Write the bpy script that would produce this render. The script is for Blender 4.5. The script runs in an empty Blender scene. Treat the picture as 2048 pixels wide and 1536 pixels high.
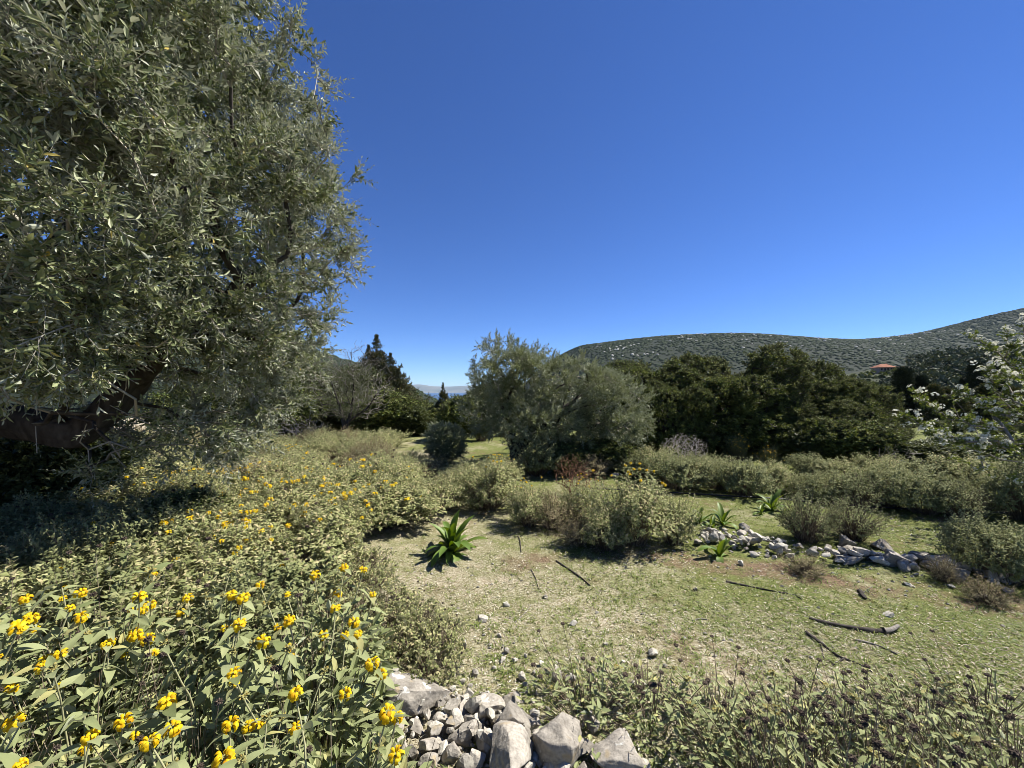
import bpy, bmesh, math, random
import numpy as np
from mathutils import Matrix, Vector

rng = np.random.default_rng(11)
random.seed(11)
R = math.radians
scn = bpy.context.scene
col = scn.collection

# ------------------------------------------------------------------ camera, sky, sun, exposure
CAMH, FPX, HZ = 1.6, 800.0, 781.0          # eye height, focal length in photo pixels, horizon row
cam_d = bpy.data.cameras.new('camera')
cam_d.sensor_width = 36.0
cam_d.sensor_fit = 'HORIZONTAL'
cam_d.lens = 36.0 * FPX / 2048.0
cam_d.shift_y = (HZ - 768.0) / 2048.0
cam_d.clip_start = 0.05
cam_d.clip_end = 120000.0
cam = bpy.data.objects.new('camera', cam_d)
cam.location = (0, 0, CAMH)
cam.rotation_euler = (R(90), 0, 0)
col.objects.link(cam)
scn.camera = cam

SUN_AZ, SUN_EL = R(72), R(52)               # to the right of the view, a little beyond the scene
world = bpy.data.worlds.new('World')
scn.world = world
world.use_nodes = True
wn, wl = world.node_tree.nodes, world.node_tree.links
wn.clear()
sky = wn.new('ShaderNodeTexSky')
sky.sky_type = 'NISHITA'
sky.sun_disc = False
sky.sun_elevation = SUN_EL
sky.sun_rotation = SUN_AZ
sky.altitude = 250.0
sky.air_density = 0.7
sky.dust_density = 0.0
sky.ozone_density = 10.0
bg = wn.new('ShaderNodeBackground')
bg.inputs['Strength'].default_value = 0.074
wo = wn.new('ShaderNodeOutputWorld')
hsv = wn.new('ShaderNodeHueSaturation'); hsv.inputs['Saturation'].default_value = 1.08; hsv.inputs['Hue'].default_value = .509
wl.new(sky.outputs[0], hsv.inputs['Color'])
wl.new(hsv.outputs[0], bg.inputs[0])
wl.new(bg.outputs[0], wo.inputs[0])

sun_d = bpy.data.lights.new('sun', 'SUN')
sun_d.energy = 5.0
sun_d.angle = R(0.53)
sun_d.color = (1.0, 0.95, 0.87)
sun = bpy.data.objects.new('sun', sun_d)
sdir = Vector((math.sin(SUN_AZ) * math.cos(SUN_EL), math.cos(SUN_AZ) * math.cos(SUN_EL), math.sin(SUN_EL)))
sun.rotation_euler = sdir.to_track_quat('Z', 'Y').to_euler()
sun.location = (20, 6, 25)
col.objects.link(sun)

scn.view_settings.view_transform = 'Standard'
scn.view_settings.look = 'None'
scn.view_settings.exposure = 1.15
scn.view_settings.gamma = 1.0
scn.view_settings.use_curve_mapping = False
cy = scn.cycles
cy.filter_width = 0.8
cy.max_bounces = 5
cy.diffuse_bounces = 3
cy.glossy_bounces = 2
cy.transmission_bounces = 3
cy.transparent_max_bounces = 4
cy.volume_bounces = 0
cy.caustics_reflective = False
cy.caustics_refractive = False

# ------------------------------------------------------------------ small helpers
def at(px, py, d):
    return np.array([(px - 1024.0) / FPX * d, d, CAMH - (py - HZ) / FPX * d])

def unit(a):
    a = np.asarray(a, float)
    return a / (np.linalg.norm(a, axis=-1, keepdims=True) + 1e-12)

def rdirs(n, r=rng):
    return unit(r.normal(size=(n, 3)))

def _h(ix, iy, seed):
    n = (ix.astype(np.int64) * 374761393 + iy.astype(np.int64) * 668265263 + seed * 144665) & 0x7fffffff
    n = ((n ^ (n >> 13)) * 1274126177) & 0x7fffffff
    return ((n ^ (n >> 16)) & 0xffff) / 65535.0

def vnoise(x, y, seed=0):
    x = np.asarray(x, float); y = np.asarray(y, float)
    ix, iy = np.floor(x), np.floor(y)
    fx, fy = x - ix, y - iy
    fx = fx * fx * (3 - 2 * fx); fy = fy * fy * (3 - 2 * fy)
    a = _h(ix, iy, seed); b = _h(ix + 1, iy, seed); c = _h(ix, iy + 1, seed); d = _h(ix + 1, iy + 1, seed)
    return (a * (1 - fx) + b * fx) * (1 - fy) + (c * (1 - fx) + d * fx) * fy

def fbm(x, y, seed=0, o=3):
    s, amp, tot = 0, 1.0, 0
    for k in range(o):
        s = s + amp * vnoise(x * 2 ** k, y * 2 ** k, seed + k)
        tot += amp; amp *= 0.5
    return s / tot

def gz(x, y):
    """height of the open ground"""
    x = np.asarray(x, float); y = np.asarray(y, float)
    r = np.hypot(x, y)
    near = np.clip(1 - (r - 14) / 10, 0, 1)
    z = near * (0.07 * (fbm(x * 0.6, y * 0.6, 3) - 0.5) + 0.03 * (vnoise(x * 2.3, y * 2.3, 9) - 0.5))
    s = np.clip(r - 14, 0, None)
    z = z - 0.045 * np.minimum(s, 200) - 0.085 * np.clip(r - 214, 0, 3000)
    return z

def gp(px, py):
    """point of the ground seen at a photo pixel"""
    d = CAMH * FPX / (py - HZ)
    for _ in range(3):
        z = float(gz((px - 1024) / FPX * d, d))
        d = (CAMH - z) * FPX / (py - HZ)
    return np.array([(px - 1024) / FPX * d, d, float(gz((px - 1024) / FPX * d, d))])

def basis(d, nh):
    d = unit(d)
    n = nh - (nh * d).sum(-1, keepdims=True) * d
    n = unit(n)
    x = np.cross(d, n)
    return np.stack([x, d, n], axis=2)

class MB:
    """gathers quads (or triangles) of one mesh"""
    def __init__(s):
        s.V, s.Fc, s.mi, s.rn, s.n = [], [], [], [], 0
    def add(s, V, F, mi=0, rn=None):
        V = np.asarray(V, float).reshape(-1, 3); F = np.asarray(F, np.int64)
        if len(F) == 0: return
        s.V.append(V); s.Fc.append(F + s.n); s.n += len(V)
        s.mi.append(np.broadcast_to(np.asarray(mi), (len(F),)))
        s.rn.append(np.broadcast_to(0.5 if rn is None else np.asarray(rn, float), (len(F),)))
    def inst(s, T, M, t, rn=None):
        """T: dict(V,F,mi,rn) template copied by K matrices M and offsets t"""
        K = len(M)
        if K == 0: return
        V = np.einsum('kij,nj->kni', M, T['V']) + t[:, None, :]
        n = len(T['V'])
        F = (T['F'][None] + (np.arange(K) * n)[:, None, None]).reshape(-1, T['F'].shape[1])
        m = len(T['F'])
        mi = np.tile(np.broadcast_to(T.get('mi', 0), (m,)), K)
        base = np.broadcast_to(T.get('rn', 0.5), (m,))
        off = (rng.random(K) if rn is None else rn)
        r_ = np.mod(base[None, :] * 0.999 + off[:, None], 1.0).reshape(-1) if 'rn' in T else np.repeat(off, m)
        s.add(V.reshape(-1, 3), F, mi, r_)
    def mesh(s, name, mats, smooth=False):
        V = np.concatenate(s.V); mi = np.concatenate(s.mi); rn = np.concatenate(s.rn)
        tot = np.concatenate([np.full(len(f), f.shape[1]) for f in s.Fc])
        L = np.concatenate([f.reshape(-1) for f in s.Fc])
        me = bpy.data.meshes.new(name)
        me.vertices.add(len(V)); me.vertices.foreach_set('co', V.astype(np.float32).ravel())
        me.loops.add(len(L)); me.loops.foreach_set('vertex_index', L.astype(np.int32))
        me.polygons.add(len(tot))
        st = np.concatenate([[0], np.cumsum(tot)[:-1]])
        me.polygons.foreach_set('loop_start', st.astype(np.int32))
        me.polygons.foreach_set('material_index', mi.astype(np.int32))
        me.polygons.foreach_set('use_smooth', np.full(len(tot), bool(smooth)))
        a = me.attributes.new('rnd', 'FLOAT', 'FACE')
        a.data.foreach_set('value', rn.astype(np.float32))
        for m in (mats if isinstance(mats, (list, tuple)) else [mats]): me.materials.append(m)
        me.update(calc_edges=True)
        return me

KIDS = {}
def ob(name, data=None, parent=None, M=None, loc=None, rz=0.0, sc=None):
    o = bpy.data.objects.new(name, data)
    col.objects.link(o)
    if M is not None: o.matrix_basis = M
    if loc is not None: o.location = Vector([float(c) for c in loc])
    if rz: o.rotation_euler = (0, 0, rz)
    if sc is not None: o.scale = sc if hasattr(sc, '__len__') else (sc, sc, sc)
    if parent is not None:
        o.parent = parent
        KIDS.setdefault(parent.name, []).append(o)
    return o

def tag(o, label=None, cat=None, group=None, kind=None):
    if label: o['label'] = label
    if cat: o['category'] = cat
    if group: o['group'] = group
    if kind: o['kind'] = kind
    return o

def copy_tree(o, parent=None):
    c = o.copy(); col.objects.link(c)
    c.parent = parent
    if parent is not None: KIDS.setdefault(parent.name, []).append(c)
    for k in KIDS.get(o.name, []): copy_tree(k, c)
    return c

ORD = ['first', 'second', 'third', 'fourth', 'fifth', 'sixth', 'seventh', 'eighth', 'ninth', 'tenth', 'eleventh', 'twelfth',
       'thirteenth', 'fourteenth', 'fifteenth', 'sixteenth', 'seventeenth', 'eighteenth', 'nineteenth', 'twentieth']

# ------------------------------------------------------------------ materials
def nt(name):
    m = bpy.data.materials.new(name); m.use_nodes = True
    t = m.node_tree; t.nodes.clear()
    return m, t.nodes, t.links

def ramp(N, stops):
    r = N.new('ShaderNodeValToRGB')
    e = r.color_ramp.elements
    while len(e) > 1: e.remove(e[-1])
    e[0].position = stops[0][0]; e[0].color = (*stops[0][1], 1)
    for p, c in stops[1:]:
        k = e.new(p); k.color = (*c, 1)
    return r

KA = .66                                     # overall reflectance trim
def sc_(st, k=None): return [(p, tuple(c_ * (KA if k is None else k) for c_ in c)) for p, c in st]

def leaf_mat(name, stops, back=None, trans=0.25, tcol=None, rough=0.5, spec=0.4, grain=0.0):
    m, N, L = nt(name)
    at_ = N.new('ShaderNodeAttribute'); at_.attribute_name = 'rnd'
    oi = N.new('ShaderNodeObjectInfo')
    ad = N.new('ShaderNodeMath'); ad.operation = 'MULTIPLY_ADD'; ad.inputs[1].default_value = 0.35
    L.new(oi.outputs['Random'], ad.inputs[0]); L.new(at_.outputs['Fac'], ad.inputs[2])
    md = N.new('ShaderNodeMath'); md.operation = 'FRACT'; L.new(ad.outputs[0], md.inputs[0])
    rp = ramp(N, sc_(stops)); L.new(md.outputs[0], rp.inputs[0])
    c = rp.outputs[0]
    if back is not None:
        g = N.new('ShaderNodeNewGeometry'); mx = N.new('ShaderNodeMix'); mx.data_type = 'RGBA'
        L.new(g.outputs['Backfacing'], mx.inputs['Factor']); L.new(c, mx.inputs['A']); mx.inputs['B'].default_value = (*[b_ * KA for b_ in back], 1)
        c = mx.outputs['Result']
    p = N.new('ShaderNodeBsdfPrincipled')
    p.inputs['Roughness'].default_value = rough
    p.inputs['Specular IOR Level'].default_value = spec
    L.new(c, p.inputs['Base Color'])
    if grain:
        tc = N.new('ShaderNodeTexCoord'); nz = N.new('ShaderNodeTexNoise'); nz.inputs['Scale'].default_value = grain
        bp = N.new('ShaderNodeBump'); bp.inputs['Strength'].default_value = 0.5; bp.inputs['Distance'].default_value = 0.002
        L.new(tc.outputs['Object'], nz.inputs['Vector']); L.new(nz.outputs['Fac'], bp.inputs['Height']); L.new(bp.outputs[0], p.inputs['Normal'])
    out = N.new('ShaderNodeOutputMaterial')
    if trans > 0:
        tr = N.new('ShaderNodeBsdfTranslucent')
        if tcol is None:
            hs = N.new('ShaderNodeHueSaturation'); hs.inputs['Value'].default_value = 1.5; hs.inputs['Saturation'].default_value = 1.2; hs.inputs['Hue'].default_value = 0.485
            L.new(c, hs.inputs['Color']); L.new(hs.outputs[0], tr.inputs['Color'])
        else: tr.inputs['Color'].default_value = (*tcol, 1)
        ms = N.new('ShaderNodeMixShader'); ms.inputs[0].default_value = trans
        L.new(p.outputs[0], ms.inputs[1]); L.new(tr.outputs[0], ms.inputs[2]); L.new(ms.outputs[0], out.inputs[0])
    else: L.new(p.outputs[0], out.inputs[0])
    return m

def bark_mat(name, c1, c2, scale=18.0, bump=0.6, rough=0.9):
    m, N, L = nt(name)
    tc = N.new('ShaderNodeTexCoord'); mp = N.new('ShaderNodeMapping'); mp.inputs['Scale'].default_value = (1, 1, 0.35)
    nz = N.new('ShaderNodeTexNoise'); nz.inputs['Scale'].default_value = scale; nz.inputs['Detail'].default_value = 6
    L.new(tc.outputs['Object'], mp.inputs[0]); L.new(mp.outputs[0], nz.inputs['Vector'])
    rp = ramp(N, sc_([(0.3, c1), (0.7, c2)])); L.new(nz.outputs['Fac'], rp.inputs[0])
    p = N.new('ShaderNodeBsdfPrincipled'); p.inputs['Roughness'].default_value = rough; p.inputs['Specular IOR Level'].default_value = 0.2
    L.new(rp.outputs[0], p.inputs['Base Color'])
    b = N.new('ShaderNodeBump'); b.inputs['Strength'].default_value = bump; b.inputs['Distance'].default_value = 0.02
    L.new(nz.outputs['Fac'], b.inputs['Height']); L.new(b.outputs[0], p.inputs['Normal'])
    o = N.new('ShaderNodeOutputMaterial'); L.new(p.outputs[0], o.inputs[0])
    return m

M = {}
M['olive_leaf'] = leaf_mat('olive_leaf', [(0, (.085, .115, .044)), (.45, (.175, .21, .09)), (.85, (.345, .385, .19)), (.985, (.45, .48, .26)), (1, (.55, .42, .08))], back=(.44, .465, .34), trans=.16, rough=.5, spec=.28)
M['olive_far'] = leaf_mat('olive_leaf_mid', [(0, (.115, .145, .05)), (.5, (.23, .265, .115)), (1, (.40, .43, .22))], back=(.40, .43, .28), trans=.14, rough=.5, spec=.4)
M['oak_leaf'] = leaf_mat('oak_leaf', [(0, (.07, .105, .028)), (.5, (.15, .19, .052)), (1, (.30, .32, .105))], back=(.11, .12, .06), trans=.18, rough=.65, spec=.15)
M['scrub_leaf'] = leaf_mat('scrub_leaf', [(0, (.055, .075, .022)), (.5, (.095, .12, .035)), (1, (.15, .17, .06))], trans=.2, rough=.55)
M['conifer'] = leaf_mat('conifer_spray', [(0, (.045, .06, .02)), (.5, (.09, .105, .036)), (.85, (.15, .15, .052)), (1, (.24, .16, .06))], trans=.1, rough=.6)
M['cypress'] = leaf_mat('cypress_spray', [(0, (.015, .024, .010)), (.6, (.03, .042, .016)), (1, (.05, .06, .022))], trans=.08, rough=.6)
M['broom'] = leaf_mat('broom_stem', [(0, (.08, .105, .035)), (.5, (.13, .155, .055)), (1, (.21, .20, .09))], trans=.1, rough=.6)
M['sage_leaf'] = leaf_mat('sage_leaf', [(0, (.23, .27, .11)), (.45, (.33, .37, .165)), (.85, (.43, .465, .235)), (1, (.52, .49, .20))], back=(.44, .48, .31), trans=.2, rough=.75, spec=.15, grain=260)
M['sage_mid'] = leaf_mat('sage_leaf_mid', [(0, (.21, .24, .09)), (.4, (.35, .375, .16)), (.75, (.49, .49, .245)), (1, (.62, .53, .30))], back=(.48, .50, .30), trans=.25, rough=.8, spec=.1)
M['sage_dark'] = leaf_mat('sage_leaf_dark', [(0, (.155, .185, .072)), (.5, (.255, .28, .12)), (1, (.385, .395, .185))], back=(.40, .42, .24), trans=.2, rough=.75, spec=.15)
M['sage_dry'] = leaf_mat('sage_leaf_dry', [(0, (.22, .21, .10)), (.5, (.34, .29, .16)), (1, (.47, .39, .24))], trans=.15, rough=.85, spec=.1)
M['sage_stem'] = leaf_mat('sage_stem', [(0, (.36, .37, .19)), (1, (.50, .48, .27))], trans=0, rough=.8, spec=.1)
M['dry_stem'] = leaf_mat('dry_stem', [(0, (.11, .085, .06)), (.6, (.24, .19, .13)), (1, (.38, .32, .23))], trans=0, rough=.9, spec=.1)
M['petal'] = leaf_mat('sage_petal', [(0, (.62, .30, .02)), (.12, (.86, .50, .006)), (.5, (.92, .66, .008)), (1, (.95, .78, .03))], trans=.35, tcol=(1.0, .72, .01), rough=.6, spec=.2)
M['calyx'] = leaf_mat('sage_calyx', [(0, (.22, .25, .09)), (1, (.36, .36, .14))], trans=.1, rough=.8)
M['bud'] = leaf_mat('sage_bud', [(0, (.40, .30, .06)), (.4, (.36, .34, .12)), (1, (.34, .36, .15))], trans=.1, rough=.8)
M['seed'] = leaf_mat('dry_seed_head', [(0, (.045, .035, .028)), (.6, (.10, .075, .055)), (1, (.18, .14, .11))], trans=0, rough=.95, spec=.1)
M['squill'] = leaf_mat('squill_leaf', [(0, (.09, .16, .022)), (.6, (.14, .225, .035)), (1, (.22, .31, .06))], trans=.22, rough=.5, spec=.3)
M['grass'] = leaf_mat('grass_blade', [(0, (.13, .20, .03)), (.6, (.23, .30, .06)), (1, (.38, .38, .12))], trans=.25, rough=.6)
M['straw'] = leaf_mat('straw', [(0, (.38, .31, .19)), (.5, (.62, .55, .40)), (1, (.78, .73, .58))], trans=.1, rough=.9, spec=.1)
M['hawthorn_leaf'] = leaf_mat('hawthorn_leaf', [(0, (.10, .15, .03)), (.6, (.18, .235, .05)), (1, (.28, .33, .09))], trans=.3, rough=.5)
M['blossom'] = leaf_mat('hawthorn_blossom', [(0, (.80, .78, .60)), (1, (.95, .93, .80))], trans=.3, tcol=(.8, .8, .7), rough=.7)
M['broom_flower'] = leaf_mat('broom_flower', [(0, (.85, .55, .01)), (1, (.9, .7, .03))], trans=.3, tcol=(.9, .6, .01))
M['bark_dark'] = bark_mat('olive_bark', (.035, .028, .022), (.11, .095, .08))
M['bark_grey'] = bark_mat('grey_bark', (.15, .135, .115), (.34, .31, .27), 30)
M['twig_olive'] = leaf_mat('olive_twig', [(0, (.26, .235, .185)), (1, (.54, .50, .41))], trans=0, rough=.8)
M['twig_grey'] = leaf_mat('grey_twig', [(0, (.17, .15, .125)), (1, (.36, .325, .28))], trans=0, rough=.9)
M['twig_pale'] = leaf_mat('pale_twig', [(0, (.36, .32, .27)), (1, (.62, .56, .49))], trans=0, rough=.9)
M['twig_red'] = leaf_mat('rust_twig', [(0, (.13, .06, .03)), (1, (.28, .14, .07))], trans=0, rough=.9)
M['hose'] = leaf_mat('black_hose', [(0, (.012, .012, .013)), (1, (.016, .016, .017))], trans=0, rough=.5)

def rock_mat(name, base, dark, lichen=True):
    m, N, L = nt(name)
    tc = N.new('ShaderNodeTexCoord'); oi = N.new('ShaderNodeObjectInfo')
    vm = N.new('ShaderNodeVectorMath'); vm.operation = 'ADD'
    ml = N.new('ShaderNodeVectorMath'); ml.operation = 'SCALE'; ml.inputs['Scale'].default_value = 37
    L.new(oi.outputs['Random'], ml.inputs[0])
    g = N.new('ShaderNodeNewGeometry')
    L.new(g.outputs['Position'], vm.inputs[0]); L.new(ml.outputs[0], vm.inputs[1])
    n1 = N.new('ShaderNodeTexNoise'); n1.inputs['Scale'].default_value = 9; n1.inputs['Detail'].default_value = 8; n1.inputs['Roughness'].default_value = .65
    n2 = N.new('ShaderNodeTexNoise'); n2.inputs['Scale'].default_value = 70; n2.inputs['Detail'].default_value = 5
    n3 = N.new('ShaderNodeTexNoise'); n3.inputs['Scale'].default_value = 16; n3.inputs['Detail'].default_value = 4; n3.inputs['Distortion'].default_value = .6
    for n in (n1, n2, n3): L.new(vm.outputs[0], n.inputs['Vector'])
    r1 = ramp(N, sc_([(.32, dark), (.5, base), (.72, tuple(min(.75, c * 1.3) for c in base))])); L.new(n1.outputs['Fac'], r1.inputs[0])
    mx = N.new('ShaderNodeMix'); mx.data_type = 'RGBA'; mx.blend_type = 'MULTIPLY'; mx.inputs['Factor'].default_value = .7
    r2 = ramp(N, [(.3, (.62, .60, .58)), (.6, (1.05, 1.05, 1.05))]); L.new(n2.outputs['Fac'], r2.inputs[0])
    L.new(r1.outputs[0], mx.inputs['A']); L.new(r2.outputs[0], mx.inputs['B'])
    hv = N.new('ShaderNodeHueSaturation'); mr = N.new('ShaderNodeMapRange'); mr.inputs['To Min'].default_value = .62; mr.inputs['To Max'].default_value = 1.25
    L.new(oi.outputs['Random'], mr.inputs['Value']); L.new(mr.outputs[0], hv.inputs['Value']); L.new(mx.outputs['Result'], hv.inputs['Color'])
    c = hv.outputs['Color']
    if lichen:
        r3 = ramp(N, [(.635, (0, 0, 0)), (.67, (1, 1, 1))]); L.new(n3.outputs['Fac'], r3.inputs[0])
        m3 = N.new('ShaderNodeMix'); m3.data_type = 'RGBA'; L.new(r3.outputs[0], m3.inputs['Factor'])
        L.new(c, m3.inputs['A']); m3.inputs['B'].default_value = (.44, .43, .385, 1)
        n4 = N.new('ShaderNodeTexNoise'); n4.inputs['Scale'].default_value = 11; L.new(vm.outputs[0], n4.inputs['Vector'])
        r4 = ramp(N, [(.62, (0, 0, 0)), (.70, (.6, .6, .6))]); L.new(n4.outputs['Fac'], r4.inputs[0])
        m4 = N.new('ShaderNodeMix'); m4.data_type = 'RGBA'; L.new(r4.outputs[0], m4.inputs['Factor'])
        L.new(m3.outputs['Result'], m4.inputs['A']); m4.inputs['B'].default_value = (.31, .235, .12, 1)
        c = m4.outputs['Result']
    p = N.new('ShaderNodeBsdfPrincipled'); p.inputs['Roughness'].default_value = .92; p.inputs['Specular IOR Level'].default_value = .2
    L.new(c, p.inputs['Base Color'])
    b = N.new('ShaderNodeBump'); b.inputs['Strength'].default_value = .8; b.inputs['Distance'].default_value = .012
    ad = N.new('ShaderNodeMath'); ad.operation = 'MULTIPLY_ADD'; ad.inputs[1].default_value = .35
    L.new(n2.outputs['Fac'], ad.inputs[0]); L.new(n1.outputs['Fac'], ad.inputs[2])
    L.new(ad.outputs[0], b.inputs['Height']); L.new(b.outputs[0], p.inputs['Normal'])
    o = N.new('ShaderNodeOutputMaterial'); L.new(p.outputs[0], o.inputs[0])
    return m
M['rock'] = rock_mat('limestone', (.46, .42, .35), (.27, .245, .205))
M['rock_pale'] = rock_mat('pale_limestone', (.60, .56, .47), (.40, .365, .30), False)

def ground_mat():
    m, N, L = nt('meadow_soil')
    g = N.new('ShaderNodeNewGeometry'); P = g.outputs['Position']
    def noise(s, d=5, r=.6, dist=0):
        n = N.new('ShaderNodeTexNoise'); n.inputs['Scale'].default_value = s; n.inputs['Detail'].default_value = d
        n.inputs['Roughness'].default_value = r; n.inputs['Distortion'].default_value = dist
        L.new(P, n.inputs['Vector']); return n.outputs['Fac']
    def mix(f, a, b):
        k = N.new('ShaderNodeMix'); k.data_type = 'RGBA'; L.new(f, k.inputs['Factor']); L.new(a, k.inputs['A'])
        if isinstance(b, tuple): k.inputs['B'].default_value = (*b, 1)
        else: L.new(b, k.inputs['B'])
        return k.outputs['Result']
    def rr(f, a, b):
        r = ramp(N, [(a, (0, 0, 0)), (b, (1, 1, 1))]); L.new(f, r.inputs[0]); return r.outputs[0]
    fine = noise(55, 4, .7); med = noise(7, 6); big = noise(.7, 4, .55, .4)
    straw = ramp(N, sc_([(.30, (.16, .12, .07)), (.44, (.40, .33, .21)), (.58, (.64, .57, .43)), (.8, (.78, .72, .59))])); L.new(fine, straw.inputs[0])
    green = ramp(N, sc_([(.3, (.09, .11, .03)), (.55, (.19, .215, .06)), (.75, (.33, .33, .13))])); L.new(fine, green.inputs[0])
    soil = ramp(N, sc_([(.3, (.11, .072, .042)), (.6, (.27, .19, .12)), (.8, (.46, .38, .26))])); L.new(fine, soil.inputs[0])
    # greener to the right and towards the far glade, as the sward really grows
    sx = N.new('ShaderNodeSeparateXYZ'); L.new(P, sx.inputs[0])
    def math_(op, a, b=None):
        k = N.new('ShaderNodeMath'); k.operation = op
        for i, v in enumerate((a, b)):
            if v is None: continue
            if isinstance(v, (int, float)): k.inputs[i].default_value = v
            else: L.new(v, k.inputs[i])
        return k.outputs[0]
    gx = math_('MULTIPLY', sx.outputs['X'], .055)
    gy = math_('MULTIPLY', sx.outputs['Y'], .028)
    f = math_('ADD', math_('ADD', gx, gy), math_('ADD', math_('MULTIPLY', big, .75), math_('MULTIPLY', med, .55)))
    gmask = rr(f, .58, .90)
    c = mix(gmask, straw.outputs[0], green.outputs[0])
    s2 = math_('ADD', math_('MULTIPLY', noise(1.3, 4, .6, .5), .7), math_('MULTIPLY', med, .4))
    # a band of bare red-brown soil along the foot of the stones
    y0 = math_('SUBTRACT', 3.85, math_('MULTIPLY', math_('MAXIMUM', math_('SUBTRACT', sx.outputs['X'], 1.6), 0.0), .40))
    tb = math_('DIVIDE', math_('SUBTRACT', math_('ADD', sx.outputs['Y'], math_('MULTIPLY', big, .8)), math_('ADD', y0, .4)), .34)
    band = math_('SUBTRACT', 1.0, math_('MULTIPLY', tb, tb))
    band = math_('MULTIPLY', math_('MAXIMUM', band, 0.0), math_('GREATER_THAN', sx.outputs['X'], -.1))
    s2 = math_('ADD', s2, math_('MULTIPLY', band, .12))
    c = mix(rr(s2, .60, .74), c, soil.outputs[0])
    p = N.new('ShaderNodeBsdfPrincipled'); p.inputs['Roughness'].default_value = .95; p.inputs['Specular IOR Level'].default_value = .1
    L.new(c, p.inputs['Base Color'])
    b = N.new('ShaderNodeBump'); b.inputs['Strength'].default_value = 1; b.inputs['Distance'].default_value = .02
    hh = math_('ADD', math_('MULTIPLY', fine, .8), med)
    L.new(hh, b.inputs['Height']); L.new(b.outputs[0], p.inputs['Normal'])
    o = N.new('ShaderNodeOutputMaterial'); L.new(p.outputs[0], o.inputs[0])
    return m
M['ground'] = ground_mat()

def plain_mat(name, stops, scale, rough=.95, bump=0, detail=5, spec=.2):
    m, N, L = nt(name)
    g = N.new('ShaderNodeNewGeometry'); n = N.new('ShaderNodeTexNoise'); n.inputs['Scale'].default_value = scale; n.inputs['Detail'].default_value = detail
    L.new(g.outputs['Position'], n.inputs['Vector'])
    r = ramp(N, sc_(stops)); L.new(n.outputs['Fac'], r.inputs[0])
    p = N.new('ShaderNodeBsdfPrincipled'); p.inputs['Roughness'].default_value = rough; p.inputs['Specular IOR Level'].default_value = spec
    L.new(r.outputs[0], p.inputs['Base Color'])
    if bump:
        b = N.new('ShaderNodeBump'); b.inputs['Distance'].default_value = bump; L.new(n.outputs['Fac'], b.inputs['Height']); L.new(b.outputs[0], p.inputs['Normal'])
    o = N.new('ShaderNodeOutputMaterial'); L.new(p.outputs[0], o.inputs[0])
    return m
M['hill'] = plain_mat('scrub_hillside', [(.35, (.017, .025, .012)), (.68, (.022, .031, .015)), (.88, (.05, .05, .036))], .05)
M['ridge'] = plain_mat('wooded_ridge_floor', [(.4, (.035, .045, .016)), (.65, (.07, .085, .03)), (.8, (.16, .16, .07))], .08)
M['hillscrub'] = leaf_mat('hill_scrub', [(0, (.030, .044, .020)), (.6, (.042, .058, .026)), (1, (.056, .070, .032))], trans=0, rough=.9, spec=.1)
M['woodleaf'] = leaf_mat('far_wood_leaf', [(0, (.055, .075, .04)), (.6, (.10, .125, .058)), (1, (.18, .19, .09))], trans=.05, rough=.8)
M['outcrop'] = plain_mat('pale_outcrop', [(.4, (.45, .43, .38)), (.6, (.62, .6, .55))], .4)
M['mount'] = plain_mat('far_mountain', [(.4, (.12, .13, .10)), (.6, (.20, .19, .15))], .001)
M['sea'] = plain_mat('sea_water', [(.4, (.004, .028, .075)), (.6, (.006, .036, .09))], .002, rough=.25, spec=.5)
M['roof'] = plain_mat('terracotta', [(.4, (.34, .14, .085)), (.6, (.42, .19, .12))], 1.5)
M['wall'] = plain_mat('pink_render', [(.4, (.52, .36, .27)), (.6, (.60, .43, .34))], .7)
M['stonewall'] = plain_mat('annex_stone', [(.4, (.33, .29, .23)), (.6, (.45, .38, .30))], 1.2)
M['window'] = plain_mat('dark_glass', [(.4, (.02, .025, .03)), (.6, (.03, .035, .04))], .5, rough=.1, spec=.5)
M['timber'] = plain_mat('brown_timber', [(.4, (.10, .06, .035)), (.6, (.15, .09, .05))], 3)

# ------------------------------------------------------------------ leaf and twig templates (unit: metre, leaf along +Y, normal +Z)
def leaf1(w=.3, fold=.10, droop=.08):          # one folded quad
    return dict(V=np.array([[0, 0, 0], [w / 2, .48, fold], [0, 1, -droop], [-w / 2, .48, fold]]), F=np.array([[0, 1, 2, 3]]))

def leaf2(w=.26, fold=.06, droop=.1):          # two quads either side of the midrib
    V = np.array([[0, 0, 0], [w * .40, .28, fold], [w * .46, .66, fold * .6 - droop * .4], [0, 1, -droop], [-w * .46, .66, fold * .6 - droop * .4], [-w * .40, .28, fold]])
    return dict(V=V, F=np.array([[0, 1, 2, 3], [0, 3, 4, 5]]))

def leaf_grid(w=.42, fold=.25, droop=.25, wave=.02, twist=0.0, seed=0, rows=(0, .10, .22, .40, .60, .80, .93, 1.0)):
    r = np.random.default_rng(seed)
    prof = {0: .05, .10: .12, .22: .62, .40: 1.0, .60: .92, .80: .60, .93: .28, 1.0: .02}
    cs = np.array([-1, -.5, 0, .5, 1.0]); V = []
    for t in rows:
        h = prof[t] * w / 2
        for c in cs:
            x = c * h
            z = fold * abs(c) * h - droop * t * t + wave * r.normal() * abs(c)
            V.append([x * math.cos(twist * t) , t * (1 - .15 * droop), z + x * math.sin(twist * t)])
    F = []
    for i in range(len(rows) - 1):
        for j in range(4):
            a = i * 5 + j; F.append([a, a + 1, a + 6, a + 5])
    return dict(V=np.array(V), F=np.array(F))

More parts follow.
